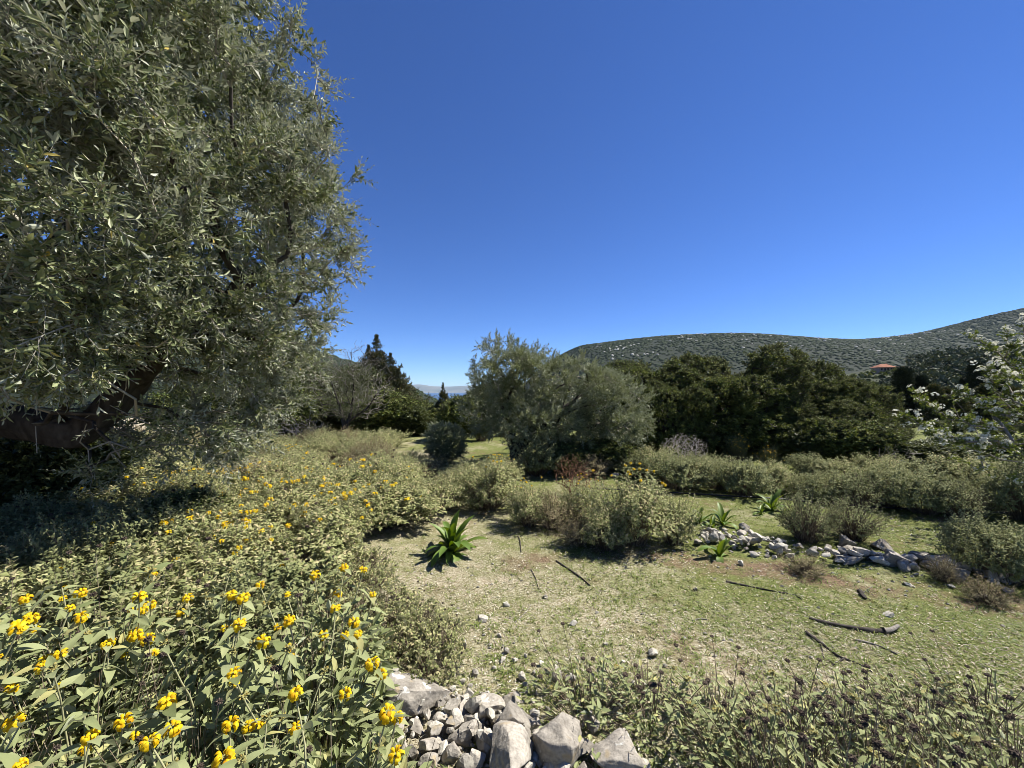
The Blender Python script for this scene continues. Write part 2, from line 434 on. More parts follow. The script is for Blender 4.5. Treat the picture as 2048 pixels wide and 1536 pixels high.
def tube_rings(P, rad, sides):
    """sweep a polyline; returns V,F quads"""
    P = np.asarray(P, float); n = len(P); rad = np.broadcast_to(rad, (n,))
    D = np.gradient(P, axis=0); D = unit(D)
    ref = np.array([0.3, 0.2, 1.0]) if abs(D[0, 2]) < .8 else np.array([1.0, .1, 0])
    a = np.arange(sides) / sides * 2 * np.pi
    V = []
    x = unit(np.cross(D[0], ref))
    for i in range(n):
        x = unit(x - (x @ D[i]) * D[i]); y = np.cross(D[i], x)
        V.append(P[i] + rad[i] * (np.cos(a)[:, None] * x + np.sin(a)[:, None] * y))
    V = np.concatenate(V)
    F = []
    for i in range(n - 1):
        for k in range(sides):
            k2 = (k + 1) % sides
            F.append([i * sides + k, i * sides + k2, (i + 1) * sides + k2, (i + 1) * sides + k])
    return V, np.array(F)

def edges_tubes(mb, P0, P1, r0, r1, sides=4, mi=0, rn=None):
    """one prism per edge, vectorised"""
    K = len(P0)
    if K == 0: return
    d = unit(P1 - P0)
    ref = np.where(np.abs(d[:, 2:3]) < .9, np.array([[0, 0, 1.0]]), np.array([[1.0, 0, 0]]))
    x = unit(np.cross(d, ref)); y = np.cross(d, x)
    a = np.arange(sides) / sides * 2 * np.pi
    c = np.cos(a)[None, :, None] * x[:, None, :] + np.sin(a)[None, :, None] * y[:, None, :]
    V = np.concatenate([P0[:, None] + c * np.reshape(r0, (-1, 1, 1)), P1[:, None] + c * np.reshape(r1, (-1, 1, 1))], axis=1)
    k = np.arange(sides); k2 = (k + 1) % sides
    f = np.stack([k, k2, k2 + sides, k + sides], axis=1)
    F = (f[None] + (np.arange(K) * 2 * sides)[:, None, None]).reshape(-1, 4)
    mb.add(V.reshape(-1, 3), F, mi, np.repeat(rng.random(K) if rn is None else rn, sides))

def shoot(L=.16, pairs=8, ll=.055, lw=.24, ang=50, leaf=leaf2, start=.12, curve=.15, twig_r=.0014, seed=0, decuss=True, mi_leaf=0, mi_twig=1, jitter=.25, taper=.35):
    """a leafy twig along +Y; quads only"""
    r = np.random.default_rng(seed)
    mb = MB()
    n = 3
    ts = np.linspace(0, 1, n); Pt = np.stack([curve * L * ts ** 2 * r.normal(), ts * L, curve * L * ts ** 2 * abs(r.normal())], axis=1)
    def pos(t): return np.array([np.interp(t, ts, Pt[:, i]) for i in range(3)])
    if twig_r:
        edges_tubes(mb, Pt[:-1], Pt[1:], np.linspace(1, .5, n)[:-1] * twig_r, np.linspace(1, .5, n)[1:] * twig_r, 3, mi_twig, r.random(n - 1))
    for i in range(pairs):
        t = start + (1 - start) * (i + .3 * r.random()) / pairs
        p = pos(t); roll = (i % 2) * math.pi / 2 + r.normal() * .3 if decuss else i * 2.4
        s = ll * (1 - taper * abs(t - .5)) * (1 + jitter * r.normal() * .5)
        for sd in ((0, 1) if decuss else (0,)):
            a = roll + sd * math.pi + r.normal() * jitter
            th = R(ang) * (1 + .3 * r.normal()) * (1 - .35 * t)
            d = np.array([math.sin(th) * math.cos(a), math.cos(th), math.sin(th) * math.sin(a)])
            nh = np.array([-math.cos(a) * .6, .8, -math.sin(a) * .6]) + r.normal(size=3) * .25
            B = basis(d[None], nh[None])
            T = leaf(w=lw * (1 + .2 * r.normal())); T['mi'] = mi_leaf
            mb.inst(T, B * s, p[None], r.random(1))
    d = np.array([[.1, 1, .05]])
    T = leaf(w=lw); T['mi'] = mi_leaf
    mb.inst(T, basis(d, np.array([[0, 0, 1.0]])) * ll * .7, Pt[-1][None], r.random(1))
    return dict(V=np.concatenate(mb.V), F=np.concatenate(mb.Fc), mi=np.concatenate(mb.mi), rn=np.concatenate(mb.rn))

# ------------------------------------------------------------------ branching
def grow(roots, rpar, pts, step=.25, jit=.06, pathw=.12, r=rng, sag=0.0):
    """joins points to the nearest fitting node of a growing tree; returns node arrays and the tip index of each point"""
    nmax = len(roots) + int(len(pts) * 14) + 50
    P = np.zeros((nmax, 3)); par = np.full(nmax, -1); plen = np.zeros(nmax); D = np.zeros((nmax, 3))
    n = len(roots); P[:n] = roots; par[:n] = rpar
    for i in range(n):
        if par[i] >= 0:
            plen[i] = plen[par[i]] + np.linalg.norm(P[i] - P[par[i]]); D[i] = unit(P[i] - P[par[i]])
    d0 = np.min(np.linalg.norm(pts[:, None] - P[None, :n], axis=2), axis=1)
    tips = np.zeros(len(pts), int)
    for k in np.argsort(d0):
        a = pts[k]; v = a - P[:n]; dist = np.linalg.norm(v, axis=1) + 1e-6
        cosa = (v * D[:n]).sum(1) / dist
        cost = dist * (1.35 - .45 * cosa) + pathw * plen[:n]
        j = int(np.argmin(cost)); m = max(1, int(round(dist[j] / step)))
        m = min(m, 12); b = P[j].copy(); dj = D[j]; L = dist[j]; prev = j
        for q in range(1, m + 1):
            t = q / m
            p = b + (a - b) * t + dj * L * .22 * math.sin(math.pi * t) + (r.normal(size=3) * jit * L * (1 if q < m else 0))
            p[2] -= sag * L * t * (1 - t)
            if n >= nmax: break
            P[n] = p; par[n] = prev; D[n] = unit(p - P[prev]); plen[n] = plen[prev] + np.linalg.norm(p - P[prev]); prev = n; n += 1
        tips[k] = prev
    cnt = np.zeros(n); cnt[tips] += 1
    for i in range(n - 1, -1, -1):
        if par[i] >= 0: cnt[par[i]] += cnt[i]
    return P[:n], par[:n], np.maximum(cnt, 1), tips, D[:n]

def branch_mesh(name, P, par, cnt, nroot, rtip, mats, power=2.2, rmax=.2, sides=(3, 5), thick=.012):
    rad = np.minimum(rtip * cnt ** (1 / power), rmax)
    i = np.arange(nroot, len(P)); p = par[i]
    mb = MB()
    r1 = rad[i]; r0 = np.minimum(rad[p], r1 * 1.25)
    big = r1 > thick
    edges_tubes(mb, P[p][big], P[i][big], r0[big], r1[big], sides[1], len(mats) - 1 if len(mats) > 1 else 0)
    edges_tubes(mb, P[p][~big], P[i][~big], r0[~big], r1[~big], sides[0], 0)
    return mb.mesh(name, mats, smooth=True)

def blob_points(blobs, N, lo=.55, r=rng, keep=.62):
    """points through the outer shell of a union of ellipsoids; also the outward direction"""
    C = np.array([b[0] for b in blobs], float); S = np.array([b[1] for b in blobs], float)
    w = (S[:, 0] * S[:, 1] * S[:, 2]) ** (2 / 3); w /= w.sum()
    out_p, out_d = [], []
    while sum(len(x) for x in out_p) < N:
        k = r.choice(len(C), size=N, p=w)
        d = rdirs(N, r); u = (lo ** 3 + (1 - lo ** 3) * r.random(N)) ** (1 / 3)
        p = C[k] + d * u[:, None] * S[k]
        q = np.linalg.norm((p[:, None] - C[None]) / S[None], axis=2); q[np.arange(N), k] = 9
        ok = q.min(1) > keep
        out_p.append(p[ok]); out_d.append(unit(d[ok] / S[k[ok]]))
    return np.concatenate(out_p)[:N], np.concatenate(out_d)[:N]

def foliage(mb, temps, pos, dirs, up=(0, 0, 1.0), scale=(.8, 1.2), spread=.5, r=rng, upw=1.0):
    K = len(pos)
    d = unit(dirs + r.normal(size=(K, 3)) * spread)
    nh = unit(np.asarray(up)[None] * upw + r.normal(size=(K, 3)) * .6)
    B = basis(d, nh) * r.uniform(*scale, size=(K, 1, 1))
    w = r.integers(0, len(temps), K)
    for i, T in enumerate(temps):
        s = w == i
        mb.inst(T, B[s], pos[s])

# ================================================================== the land
def build_ground():
    na, nr = 300, 210
    rad = np.concatenate([[0.0], np.geomspace(.35, 9000, nr)])
    a = np.arange(na) / na * 2 * np.pi
    x = rad[:, None] * np.sin(a); y = rad[:, None] * np.cos(a)
    z = gz(x, y)
    V = np.stack([x, y, z], axis=2).reshape(-1, 3)
    i, j = np.meshgrid(np.arange(1, nr), np.arange(na), indexing='ij'); j2 = (j + 1) % na
    F = np.stack([i * na + j, i * na + j2, (i + 1) * na + j2, (i + 1) * na + j], axis=2).reshape(-1, 4)
    V2 = V[na - 1:]; V2[0] = (0, 0, float(gz(0, 0)))       # one centre vertex
    F = F - (na - 1)
    mb = MB(); mb.add(V2, F[:, ::-1])
    c = np.arange(na)
    mb.Fc.append(np.stack([np.zeros(na, int), 1 + (c + 1) % na, 1 + c], axis=1)); mb.mi.append(np.zeros(na, int)); mb.rn.append(np.full(na, .5))
    o = ob('ground', mb.mesh('ground', M['ground'], smooth=True)); tag(o, kind='structure')
build_ground()

def ridge(name, crest, depth, front, back, base, mat, nu=160, nv=36, rough=.02, seed=1):
    """a hill from a crest line given as (photo column, photo row) at one distance; slopes fall to the front and to the back"""
    c = np.array(crest, float)
    u = np.linspace(c[0, 0], c[-1, 0], nu)
    yrow = np.interp(u, c[:, 0], c[:, 1])
    k = np.ones(5) / 5; yrow = np.convolve(np.pad(yrow, 2, mode='edge'), k, mode='valid')
    xc = (u - 1024) / FPX * depth; zc = CAMH - (yrow - HZ) / FPX * depth
    v = np.linspace(-1, 1, nv)
    yv = np.where(v < 0, depth + v * front, depth + v * back)
    prof = np.where(v < 0, np.cos(np.clip(-v, 0, 1) * np.pi / 2) ** 1.15, np.cos(v * np.pi / 2) ** 1.1)
    X = np.repeat(xc[None], nv, 0); Y = np.repeat(yv[:, None], nu, 1)
    Z = base + (zc - base)[None] * prof[:, None]
    amp = rough * depth
    nz = (fbm(X / (depth * .12), Y / (depth * .12), seed) - .5) * amp * np.clip(1 - prof, 0, 1)[:, None] * 2
    Z = Z + nz
    V = np.stack([X, Y, Z], 2).reshape(-1, 3)
    i, j = np.meshgrid(np.arange(nv - 1), np.arange(nu - 1), indexing='ij')
    F = np.stack([i * nu + j, i * nu + j + 1, (i + 1) * nu + j + 1, (i + 1) * nu + j], 2).reshape(-1, 4)
    mb = MB(); mb.add(V, F)
    o = ob(name, mb.mesh(name, mat, smooth=True)); tag(o, kind='structure')
    def surf(ui, vi):
        """height on the hill at fractions"""
        fu = np.clip(ui, 0, .9999) * (nu - 1); fv = np.clip(vi, 0, .9999) * (nv - 1)
        a, b = fv.astype(int), fu.astype(int); s, t = (fv - a)[:, None], (fu - b)[:, None]
        G = V.reshape(nv, nu, 3)
        return (G[a, b] * (1 - t) + G[a, b + 1] * t) * (1 - s) + (G[a + 1, b] * (1 - t) + G[a + 1, b + 1] * t) * s
    return surf

def dome():
    a = np.arange(4) / 4 * 2 * np.pi
    V = [[math.cos(t), math.sin(t), -.3] for t in a] + [[.78 * math.cos(t + .5), .78 * math.sin(t + .5), .45] for t in a] + [[0, 0, .85]]
    F = []
    for k in range(4):
        k2 = (k + 1) % 4
        F += [[k, k2, 4 + k], [k2, 4 + k2, 4 + k], [4 + k, 4 + k2, 8]]
    return dict(V=np.array(V), F=np.array(F))

def lumps(name, label, pts, size, mat, seed=2, flat=.75):
    r = np.random.default_rng(seed); mb = MB(); T = dome(); K = len(pts)
    a = r.random(K) * 6.283; c, s = np.cos(a), np.sin(a)
    sx = r.uniform(*size, K) * (.6 + .85 * fbm(pts[:, 0] / (size[1] * 9), pts[:, 1] / (size[1] * 9), seed)); B = np.zeros((K, 3, 3))
    el = r.uniform(.75, 1.3, K)
    B[:, 0, 0] = c * sx; B[:, 0, 1] = -s * sx * el; B[:, 1, 0] = s * sx; B[:, 1, 1] = c * sx * el; B[:, 2, 2] = sx * r.uniform(flat * .7, flat * 1.3, K)
    B[:, 0, 2] = r.normal(size=K) * .15 * sx
    mb.inst(T, B, pts)
    o = ob(name, mb.mesh(name, mat, smooth=True)); tag(o, label, name.replace('_', ' ').split()[-1], kind='stuff')
    return o

r2 = np.random.default_rng(5)
# far scrub hill on the right
hs = ridge('scrub_hill', [(1000, 800), (1050, 765), (1100, 722), (1150, 696), (1230, 685), (1300, 678), (1400, 672.5), (1470, 675), (1560, 682), (1640, 685), (1720, 681), (1800, 672), (1870, 661), (1920, 648), (1980, 633), (2048, 617), (2140, 598), (2300, 580), (2600, 575)], 1400, 900, 700, -80, M['hill'], nu=260, seed=4, rough=.012)
K = 20000
uu, vv = .05 + .68 * r2.random(K), .5 - .36 * r2.random(K) ** 1.15 + .03
P_ = hs(uu, vv); dens = fbm(P_[:, 0] / 60, P_[:, 1] / 60, 8)
keep = (dens > .26) | (r2.random(K) < .7)
lumps('hillside_scrub', 'dark scrub covering the far hill on the right', P_[keep], (2.8, 6.6), M['hillscrub'], flat=.5)
K = 1100
uu = .10 + .42 * r2.random(K); vv = .47 - .22 * r2.random(K)
P_ = hs(uu, vv); dn = fbm(P_[:, 0] / 40, P_[:, 1] / 40, 31)
P_ = P_[dn > .63]
lumps('hillside_outcrop', 'pale limestone outcrops showing between the scrub on the far hill', P_ + [0, 0, 1.5], (1.5, 4.2), M['outcrop'], seed=6, flat=.8)

# hill on the left falling to the sea
hl = ridge('coastal_hill', [(-400, 560), (100, 600), (400, 655), (600, 692), (700, 722), (760, 745), (800, 764), (840, 784), (875, 803), (920, 830), (980, 880)], 700, 450, 300, -140, M['hill'], nu=200, seed=7, rough=.012)
K = 3600
P_ = hl(.25 + .75 * r2.random(K), .5 - .40 * r2.random(K) ** 1.2 + .02)
lumps('coastal_scrub', 'dark green scrub covering the slope that falls to the sea', P_, (2.0, 4.6), M['hillscrub'], seed=9)

# sea and the mountains across it
mb = MB(); mb.add([[-21000, 1200, -100], [21000, 1200, -100], [21000, 24000, -100], [-21000, 24000, -100]], [[0, 1, 2, 3]])
tag(ob('sea', mb.mesh('sea', M['sea'])), kind='structure')
ridge('far_mountains', [(600, 772), (740, 770), (800, 770), (822, 770), (842, 768), (858, 772), (880, 773), (905, 773), (940, 771), (975, 768), (1040, 769), (1200, 773)], 20000, 2500, 2500, -140, M['mount'], nu=140, rough=.0005, seed=12)

# nearer wooded ridge with a house
RD = 180.0
hw = ridge('wooded_ridge', [(1500, 775), (1600, 766), (1660, 757), (1720, 748), (1795, 743), (1815, 731), (1888, 723), (1960, 713), (2048, 704), (2200, 690), (2500, 690)], RD, 95, 120, -9, M['ridge'], nu=120, seed=14, rough=.01)

def puff(n=70, seed=0, h=1.25, q=.33):
    """a far tree: leafy clumps through an egg-shaped crown"""
    r = np.random.default_rng(seed)
    d = rdirs(n, r); u = r.uniform(.45, 1, n)
    p = d * u[:, None] * np.array([.5, .5, .5 * h]); p[:, 2] += .5 * h
    tap = 1 - .35 * np.clip(p[:, 2] / h, 0, 1); p[:, :2] *= tap[:, None]
    B = basis(unit(d + r.normal(size=(n, 3)) * .5), unit(r.normal(size=(n, 3)) + [0, 0, .8])) * (q * r.uniform(.7, 1.3, (n, 1, 1)))
    mb = MB(); mb.inst(leaf1(w=.8), B, p - d * q * .4)
    return dict(V=np.concatenate(mb.V), F=np.concatenate(mb.Fc), rn=np.concatenate(mb.rn))

K = 2600
uu, vv = r2.random(K), .06 + .47 * r2.random(K)
pt = hw(uu, vv)
px = pt[:, 0] / pt[:, 1] * FPX + 1024
py = HZ - (pt[:, 2] - CAMH) / pt[:, 1] * FPX
open_ = ((px > 1600) & (px < 1815) & (vv > .30)) | ((px < 1815) & (vv > .44)) | (fbm(pt[:, 0] / 14, pt[:, 1] / 14, 77) < .22)
pt = pt[~open_]
mb = MB(); K = len(pt)
for q in range(4):
    s = np.arange(K) % 4 == q
    T = puff(36, 20 + q, h=[1.3, 1.7, 1.0, 1.5][q])
    n = s.sum(); a = r2.random(n) * 6.283; sz = r2.uniform(2.6, 4.6, n)
    B = np.zeros((n, 3, 3)); B[:, 0, 0] = np.cos(a) * sz; B[:, 0, 1] = -np.sin(a) * sz; B[:, 1, 0] = np.sin(a) * sz; B[:, 1, 1] = np.cos(a) * sz; B[:, 2, 2] = sz
    mb.inst(T, B, pt[s] - [0, 0, .3])
tag(ob('distant_wood', mb.mesh('distant_wood', M['woodleaf'])), 'dark evergreen wood covering the ridge behind the cypresses', 'wood', kind='stuff')
# low olives and scrub on the open slope below the house
mb = MB(); K = 420
pt = hw(.17 + .20 * r2.random(K), .10 + .36 * r2.random(K))
T = puff(40, 40, h=.9)
sz = r2.uniform(1.5, 3.0, K); B = np.zeros((K, 3, 3)); B[:, 0, 0] = sz; B[:, 1, 1] = sz; B[:, 2, 2] = sz
mb.inst(T, B, pt - [0, 0, .2])
tag(ob('slope_scrub', mb.mesh('slope_scrub', M['scrub_leaf'])), 'grey-green scrub on the open slope below the red-roofed house', 'scrub', kind='stuff')

# ------------------------------------------------------------------ the house
def box_v(x0, x1, y0, y1, z0, z1):
    V = [[x0, y0, z0], [x1, y0, z0], [x1, y1, z0], [x0, y1, z0], [x0, y0, z1], [x1, y0, z1], [x1, y1, z1], [x0, y1, z1]]
    F = [[0, 1, 5, 4], [1, 2, 6, 5], [2, 3, 7, 6], [3, 0, 4, 7], [4, 5, 6, 7], [3, 2, 1, 0]]
    return V, F
def box_ob(name, b, mat, parent):
    mb = MB(); mb.add(*box_v(*b)); return ob(name, mb.mesh(name, mat), parent)

hp = at(1768, 743, RD - 6)
h = ob('house', None, loc=hp); h.rotation_euler = (0, 0, R(-8)); h.scale = (.62, .62, .8)
tag(h, 'low pink house with a terracotta hipped roof on the far ridge', 'house')
w = box_ob('wall', (-5.6, 4.6, -3.6, 3.6, -1.5, 2.2), M['wall'], h)
mb = MB()
e = .8
mb.add([[-5.6 - e, -3.6 - e, 2.15], [4.6 + e, -3.6 - e, 2.15], [4.6 + e, 3.6 + e, 2.15], [-5.6 - e, 3.6 + e, 2.15], [-2.2, 0, 4.1], [1.2, 0, 4.1]],
       [[0, 1, 5, 4], [2, 3, 4, 5], [3, 2, 1, 0]])
mb.Fc.append(np.array([[1, 2, 5], [3, 0, 4]])); mb.mi.append(np.zeros(2, int)); mb.rn.append(np.full(2, .5))
rf = ob('roof', mb.mesh('roof', M['roof']), h)
box_ob('chimney', (1.6, 2.2, .4, 1.0, 3.2, 4.5), M['wall'], rf)
for x in (-4.4, -2.3, 1.6, 3.3): box_ob('window', (x, x + .95, -3.68, -3.58, .5, 1.6), M['window'], h)
box_ob('door', (-.5, .5, -3.68, -3.58, -.2, 1.75), M['timber'], h)
h2 = ob('house_annex', None, loc=at(1797, 741, RD - 5)); h2.scale = (.62, .62, .8); h2.rotation_euler = (0, 0, R(-8))
tag(h2, 'small stone outbuilding right of the red-roofed house on the ridge', 'outbuilding')
box_ob('wall', (-3.2, 3.6, -2.6, 2.6, -1.5, 1.9), M['stonewall'], h2)
box_ob('roof', (-3.6, 4.0, -3.0, 3.0, 1.9, 2.15), M['roof'], h2)
for x in (-2.2, .2, 2.2): box_ob('window', (x, x + .9, -2.68, -2.58, .3, 1.4), M['window'], h2)

# ================================================================== trees
def trunk_mesh(mb, path, radii, sides=12, bump=.12, seed=0, mi=0, sub=5):
    """a gnarled, swept trunk or limb"""
    p = np.array(path, float); n = len(p); t = np.linspace(0, n - 1, (n - 1) * sub + 1)
    def cr(c):
        i = np.clip(t.astype(int), 0, n - 2); f = t - i
        g = lambda k: c[np.clip(i + k, 0, n - 1)]
        f = f.reshape(-1, *([1] * (c.ndim - 1)))
        return .5 * (2 * g(0) + (g(1) - g(-1)) * f + (2 * g(-1) - 5 * g(0) + 4 * g(1) - g(2)) * f ** 2 + (3 * g(0) - g(-1) - 3 * g(1) + g(2)) * f ** 3)
    C = cr(p); rr_ = cr(np.array(radii, float))
    V, F = tube_rings(C, rr_, sides)
    a = np.tile(np.arange(sides), len(C)); L = np.repeat(np.arange(len(C)), sides)
    k = 1 + bump * (2 * vnoise(a * .9 + np.sin(a / sides * 6.283) * 2, L * .35, seed) - 1) + bump * .5 * np.sin(a / sides * 6.283 * 3 + L * .25)
    V = np.repeat(C, sides, 0) + (V - np.repeat(C, sides, 0)) * k[:, None]
    mb.add(V, F, mi)
    return C, rr_

def make_tree(name, base, limbs, pts, dirs, temps, leafmat, twigmat, barkmat, rtip=.004, per=5, step=.25, back=.7, spread=.5, scale=(.8, 1.2), upb=.25, jit=.06, rmax=.12, sag=0, power=2.2, seed=0, droop=None, cull=None, upw=1.0, far=None, inner=None, branch_name='branches', pathw=.12, sides=12, bump=.12):
    """thing with trunk, branches and crown; all points relative to base"""
    r = np.random.default_rng(seed)
    root = ob(name, None, loc=base)
    mb = MB(); nodes, par = [], []
    for li, (path, radii) in enumerate(limbs):
        C, _ = trunk_mesh(mb, path, radii, seed=seed + li, sides=sides, bump=bump)
        s = len(nodes)
        link = -1
        if li and len(nodes):
            q = np.linalg.norm(np.array(nodes) - C[0], axis=1); link = int(np.argmin(q))
        for i, c in enumerate(C):
            nodes.append(c); par.append(link if i == 0 else s + i - 1)
    ob('trunk', mb.mesh('trunk', barkmat, smooth=True), root)
    # limbs may take branches only from their upper reaches
    P, pr, cnt, tips, D = grow(np.array(nodes), np.array(par), pts, step=step, jit=jit, r=r, sag=sag, pathw=pathw)
    ob(branch_name, branch_mesh(branch_name, P, pr, cnt, len(nodes), rtip, [twigmat, barkmat], power=power, rmax=rmax), root)
    if temps and per:
        K = len(pts); idx = np.repeat(np.arange(K), per)
        u = r.random(len(idx)) * back
        a = P[tips[idx]]; b = P[np.maximum(pr[tips[idx]], 0)]
        pos = a + (b - a) * u[:, None]
        d = unit(D[tips[idx]] * .7 + dirs[idx] * .5 + np.array([0, 0, upb]))
        if droop is not None: d = unit(d + droop(pos))
        if cull is not None:
            kq = ~cull(pos); pos, d = pos[kq], d[kq]
        mb = MB()
        if far is None: foliage(mb, temps, pos, d, spread=spread, scale=scale, r=r, upw=upw)
        else:
            fm = far[0](pos)
            foliage(mb, temps, pos[~fm], d[~fm], spread=spread, scale=scale, r=r, upw=upw); foliage(mb, far[1], pos[fm], d[fm], spread=spread, scale=scale, r=r, upw=upw)
        if inner is not None: foliage(mb, inner[1], inner[0], rdirs(len(inner[0]), r), spread=.4, scale=(.9, 1.3), r=r, upw=.3)
        c = ob('crown', mb.mesh('crown', [leafmat, twigmat]), root); tag(c, kind='stuff')
    return root

# ---- big olive at the left, close to the camera
OT = [shoot(L=l, pairs=p, ll=.046, lw=.31, ang=58, seed=100 + i, twig_r=.0017, jitter=.6) for i, (l, p) in enumerate([(.17, 5), (.22, 6), (.12, 4), (.27, 6), (.15, 5), (.20, 5)])]
OTF = [shoot(L=l, pairs=p, ll=.048, lw=.36, ang=58, seed=110 + i, twig_r=.0017, jitter=.6, leaf=leaf1) for i, (l, p) in enumerate([(.17, 5), (.22, 6), (.12, 4), (.27, 6), (.15, 5), (.20, 5)])]
ob_c = np.array([-5.4, 3.5, 0.0])
rO = np.random.default_rng(21)
blobs = [((-3.7, 3.5, 3.5), (2.25, 2.2, 2.5)), ((-2.55, 3.55, 3.0), (1.15, 1.1, 1.3)), ((-3.0, 2.4, 2.6), (1.0, .8, 1.1)), ((-3.1, 3.9, 4.15), (1.2, 1.2, 1.25)),
         ((-3.1, 3.8, 1.55), (.95, 1.0, .85)), ((-4.6, 2.9, 2.0), (1.3, 1.0, .9)), ((-4.0, 2.7, 4.6), (1.4, 1.2, 1.3)), ((-2.75, 4.3, 1.95), (.8, .8, .6)), ((-3.3, 2.05, 3.3), (1.0, .65, 1.3)), ((-2.7, 2.5, 4.0), (.8, .7, .9)), ((-4.1, 2.2, 2.3), (.9, .6, .8)), ((-3.9, 2.5, 3.4), (.9, .7, .9)), ((-3.2, 3.0, 3.0), (.9, .8, .9)), ((-2.45, 2.2, 2.95), (.6, .5, .9)), ((-2.65, 2.25, 4.0), (.65, .5, .8)), ((-2.9, 2.2, 2.0), (.6, .5, .5))]
pts, dr = blob_points(blobs, 2750, lo=.45, r=rO, keep=.55)
ppx = 1024 + pts[:, 0] / np.maximum(pts[:, 1], .3) * FPX; ppy = HZ - (pts[:, 2] - CAMH) / np.maximum(pts[:, 1], .3) * FPX
far_out = (ppx < -250) | (ppy < -330)
kp = (~far_out | (rO.random(len(pts)) < .25)) & (pts[:, 2] > .55)
pts, dr = pts[kp], dr[kp]
L0 = lambda *a: [tuple(np.array(p) - ob_c) for p in a]
limbs = [
    (L0((-5.45, 3.45, -.05), (-5.38, 3.5, .45), (-5.3, 3.55, .95), (-5.3, 3.65, 1.5), (-5.1, 3.75, 2.2), (-4.7, 3.7, 3.0)), [.34, .25, .22, .17, .10, .05]),
    (L0((-5.3, 3.55, .9), (-4.75, 3.58, 1.32), (-4.35, 3.62, 1.30), (-3.95, 3.66, 1.21), (-3.72, 3.72, 1.45), (-3.5, 3.8, 1.85), (-3.3, 3.85, 2.5), (-3.15, 3.8, 3.3)), [.15, .14, .135, .13, .12, .10, .08, .05]),
    (L0((-3.6, 3.76, 1.65), (-3.15, 3.7, 2.0), (-2.7, 3.6, 2.25), (-2.3, 3.6, 2.6)), [.09, .07, .05, .03]),
    (L0((-4.9, 3.75, 2.0), (-4.6, 3.2, 2.6), (-4.2, 2.8, 3.3), (-3.9, 2.7, 4.2)), [.06, .05, .04, .025]),
    (L0((-4.88, 3.75, 2.3), (-4.3, 3.9, 3.2), (-3.7, 3.9, 4.1), (-3.3, 3.8, 4.9)), [.07, .055, .04, .025])]
# shaded inner foliage that closes the crown
OTI = [shoot(L=.2, pairs=5, ll=.06, lw=.36, ang=58, seed=118 + i, twig_r=0, jitter=.6, leaf=leaf1) for i in range(3)]
inn = np.array([-3.6, 3.55, 3.5]) + rdirs(3400, rO) * (rO.random((3400, 1)) ** .5) * [1.75, 1.6, 2.2]
inn = inn[(inn[:, 2] > 1.9) & (inn[:, 0] / inn[:, 1] > -1.5)]
def clear_limb(p):
    # the low bent limb stands free of leaves on the open side
    q_ = p + ob_c; x = 1024 + q_[:, 0] / np.maximum(q_[:, 1], .3) * FPX; y = HZ - (q_[:, 2] - CAMH) / np.maximum(q_[:, 1], .3) * FPX
    LP = np.array([(-60, 800), (30, 832), (110, 842), (190, 862), (235, 825), (300, 745)], float); dm = np.full(len(x), 1e9)
    for a, b in zip(LP[:-1], LP[1:]):
        ab = b - a; tq = np.clip(((x - a[0]) * ab[0] + (y - a[1]) * ab[1]) / (ab @ ab), 0, 1)
        dm = np.minimum(dm, np.hypot(x - a[0] - tq * ab[0], y - a[1] - tq * ab[1]))
    return ((dm < 58) & (q_[:, 1] < 3.9) & (rO.random(len(x)) < .97)) | ((x > 60) & (x < 260) & (y > 885) & (y < 930))
t = make_tree('olive_tree', ob_c, limbs, pts - ob_c, dr, OT, M['olive_leaf'], M['twig_olive'], M['bark_dark'], rtip=.0036, per=11, step=.22, back=1.0, spread=.65, scale=(.7, 1.15), upb=.3, jit=.07, rmax=.04, seed=3, sides=22, bump=.22,
              droop=lambda p: np.where((p[:, 2] < 2.0)[:, None], np.array([[0.15, 0, -.45]]), 0.0), cull=clear_limb, upw=.35, far=(lambda p: p[:, 1] + ob_c[1] > 3.0, OTF), inner=(inn - ob_c, OTI))
tag(t, 'large old olive tree with a dark bent limb filling the left edge', 'tree', 'olive trees')

# ---- olive in the middle
OM = [shoot(L=l, pairs=p, ll=.055, lw=.30, ang=48, seed=120 + i, twig_r=0, leaf=leaf1) for i, (l, p) in enumerate([(.16, 6), (.2, 7), (.13, 5)])]
mbse = gp(1033, 930)
def B2(px, py, d, rx, rz, ry=None):
    c = at(px, py, d); k = d / FPX
    return (tuple(c - mbse), (rx * k, (ry or rx) * k, rz * k))
rM = np.random.default_rng(31)
d0 = mbse[1]
blobs = [B2(1000, 748, d0, 62, 80), B2(1070, 770, d0 - .2, 85, 78), B2(1140, 790, d0, 90, 82), B2(1215, 815, d0, 85, 70), B2(975, 815, d0, 55, 62), B2(1040, 845, d0 - .6, 62, 48),
         B2(1255, 850, d0 - .1, 48, 42), B2(1165, 862, d0 - .3, 75, 38), B2(1110, 830, d0 + .6, 120, 70)]
for k in range(18):
    a_ = rM.random() * 6.283; u_ = rM.uniform(.5, 1.0)
    blobs.append(B2(1120 + 150 * u_ * math.cos(a_), 800 + 78 * u_ * math.sin(a_) + .12 * 150 * u_ * math.cos(a_), d0 - rM.uniform(.3, 1.2), rM.uniform(26, 44), rM.uniform(22, 38)))
pts, dr = blob_points(blobs, 1500, lo=.45, r=rM, keep=.6)
ok = pts[:, 2] > .42; pts, dr = pts[ok], dr[ok]
q = lambda px, py, dd=0: tuple(at(px, py, d0 + dd) - mbse)
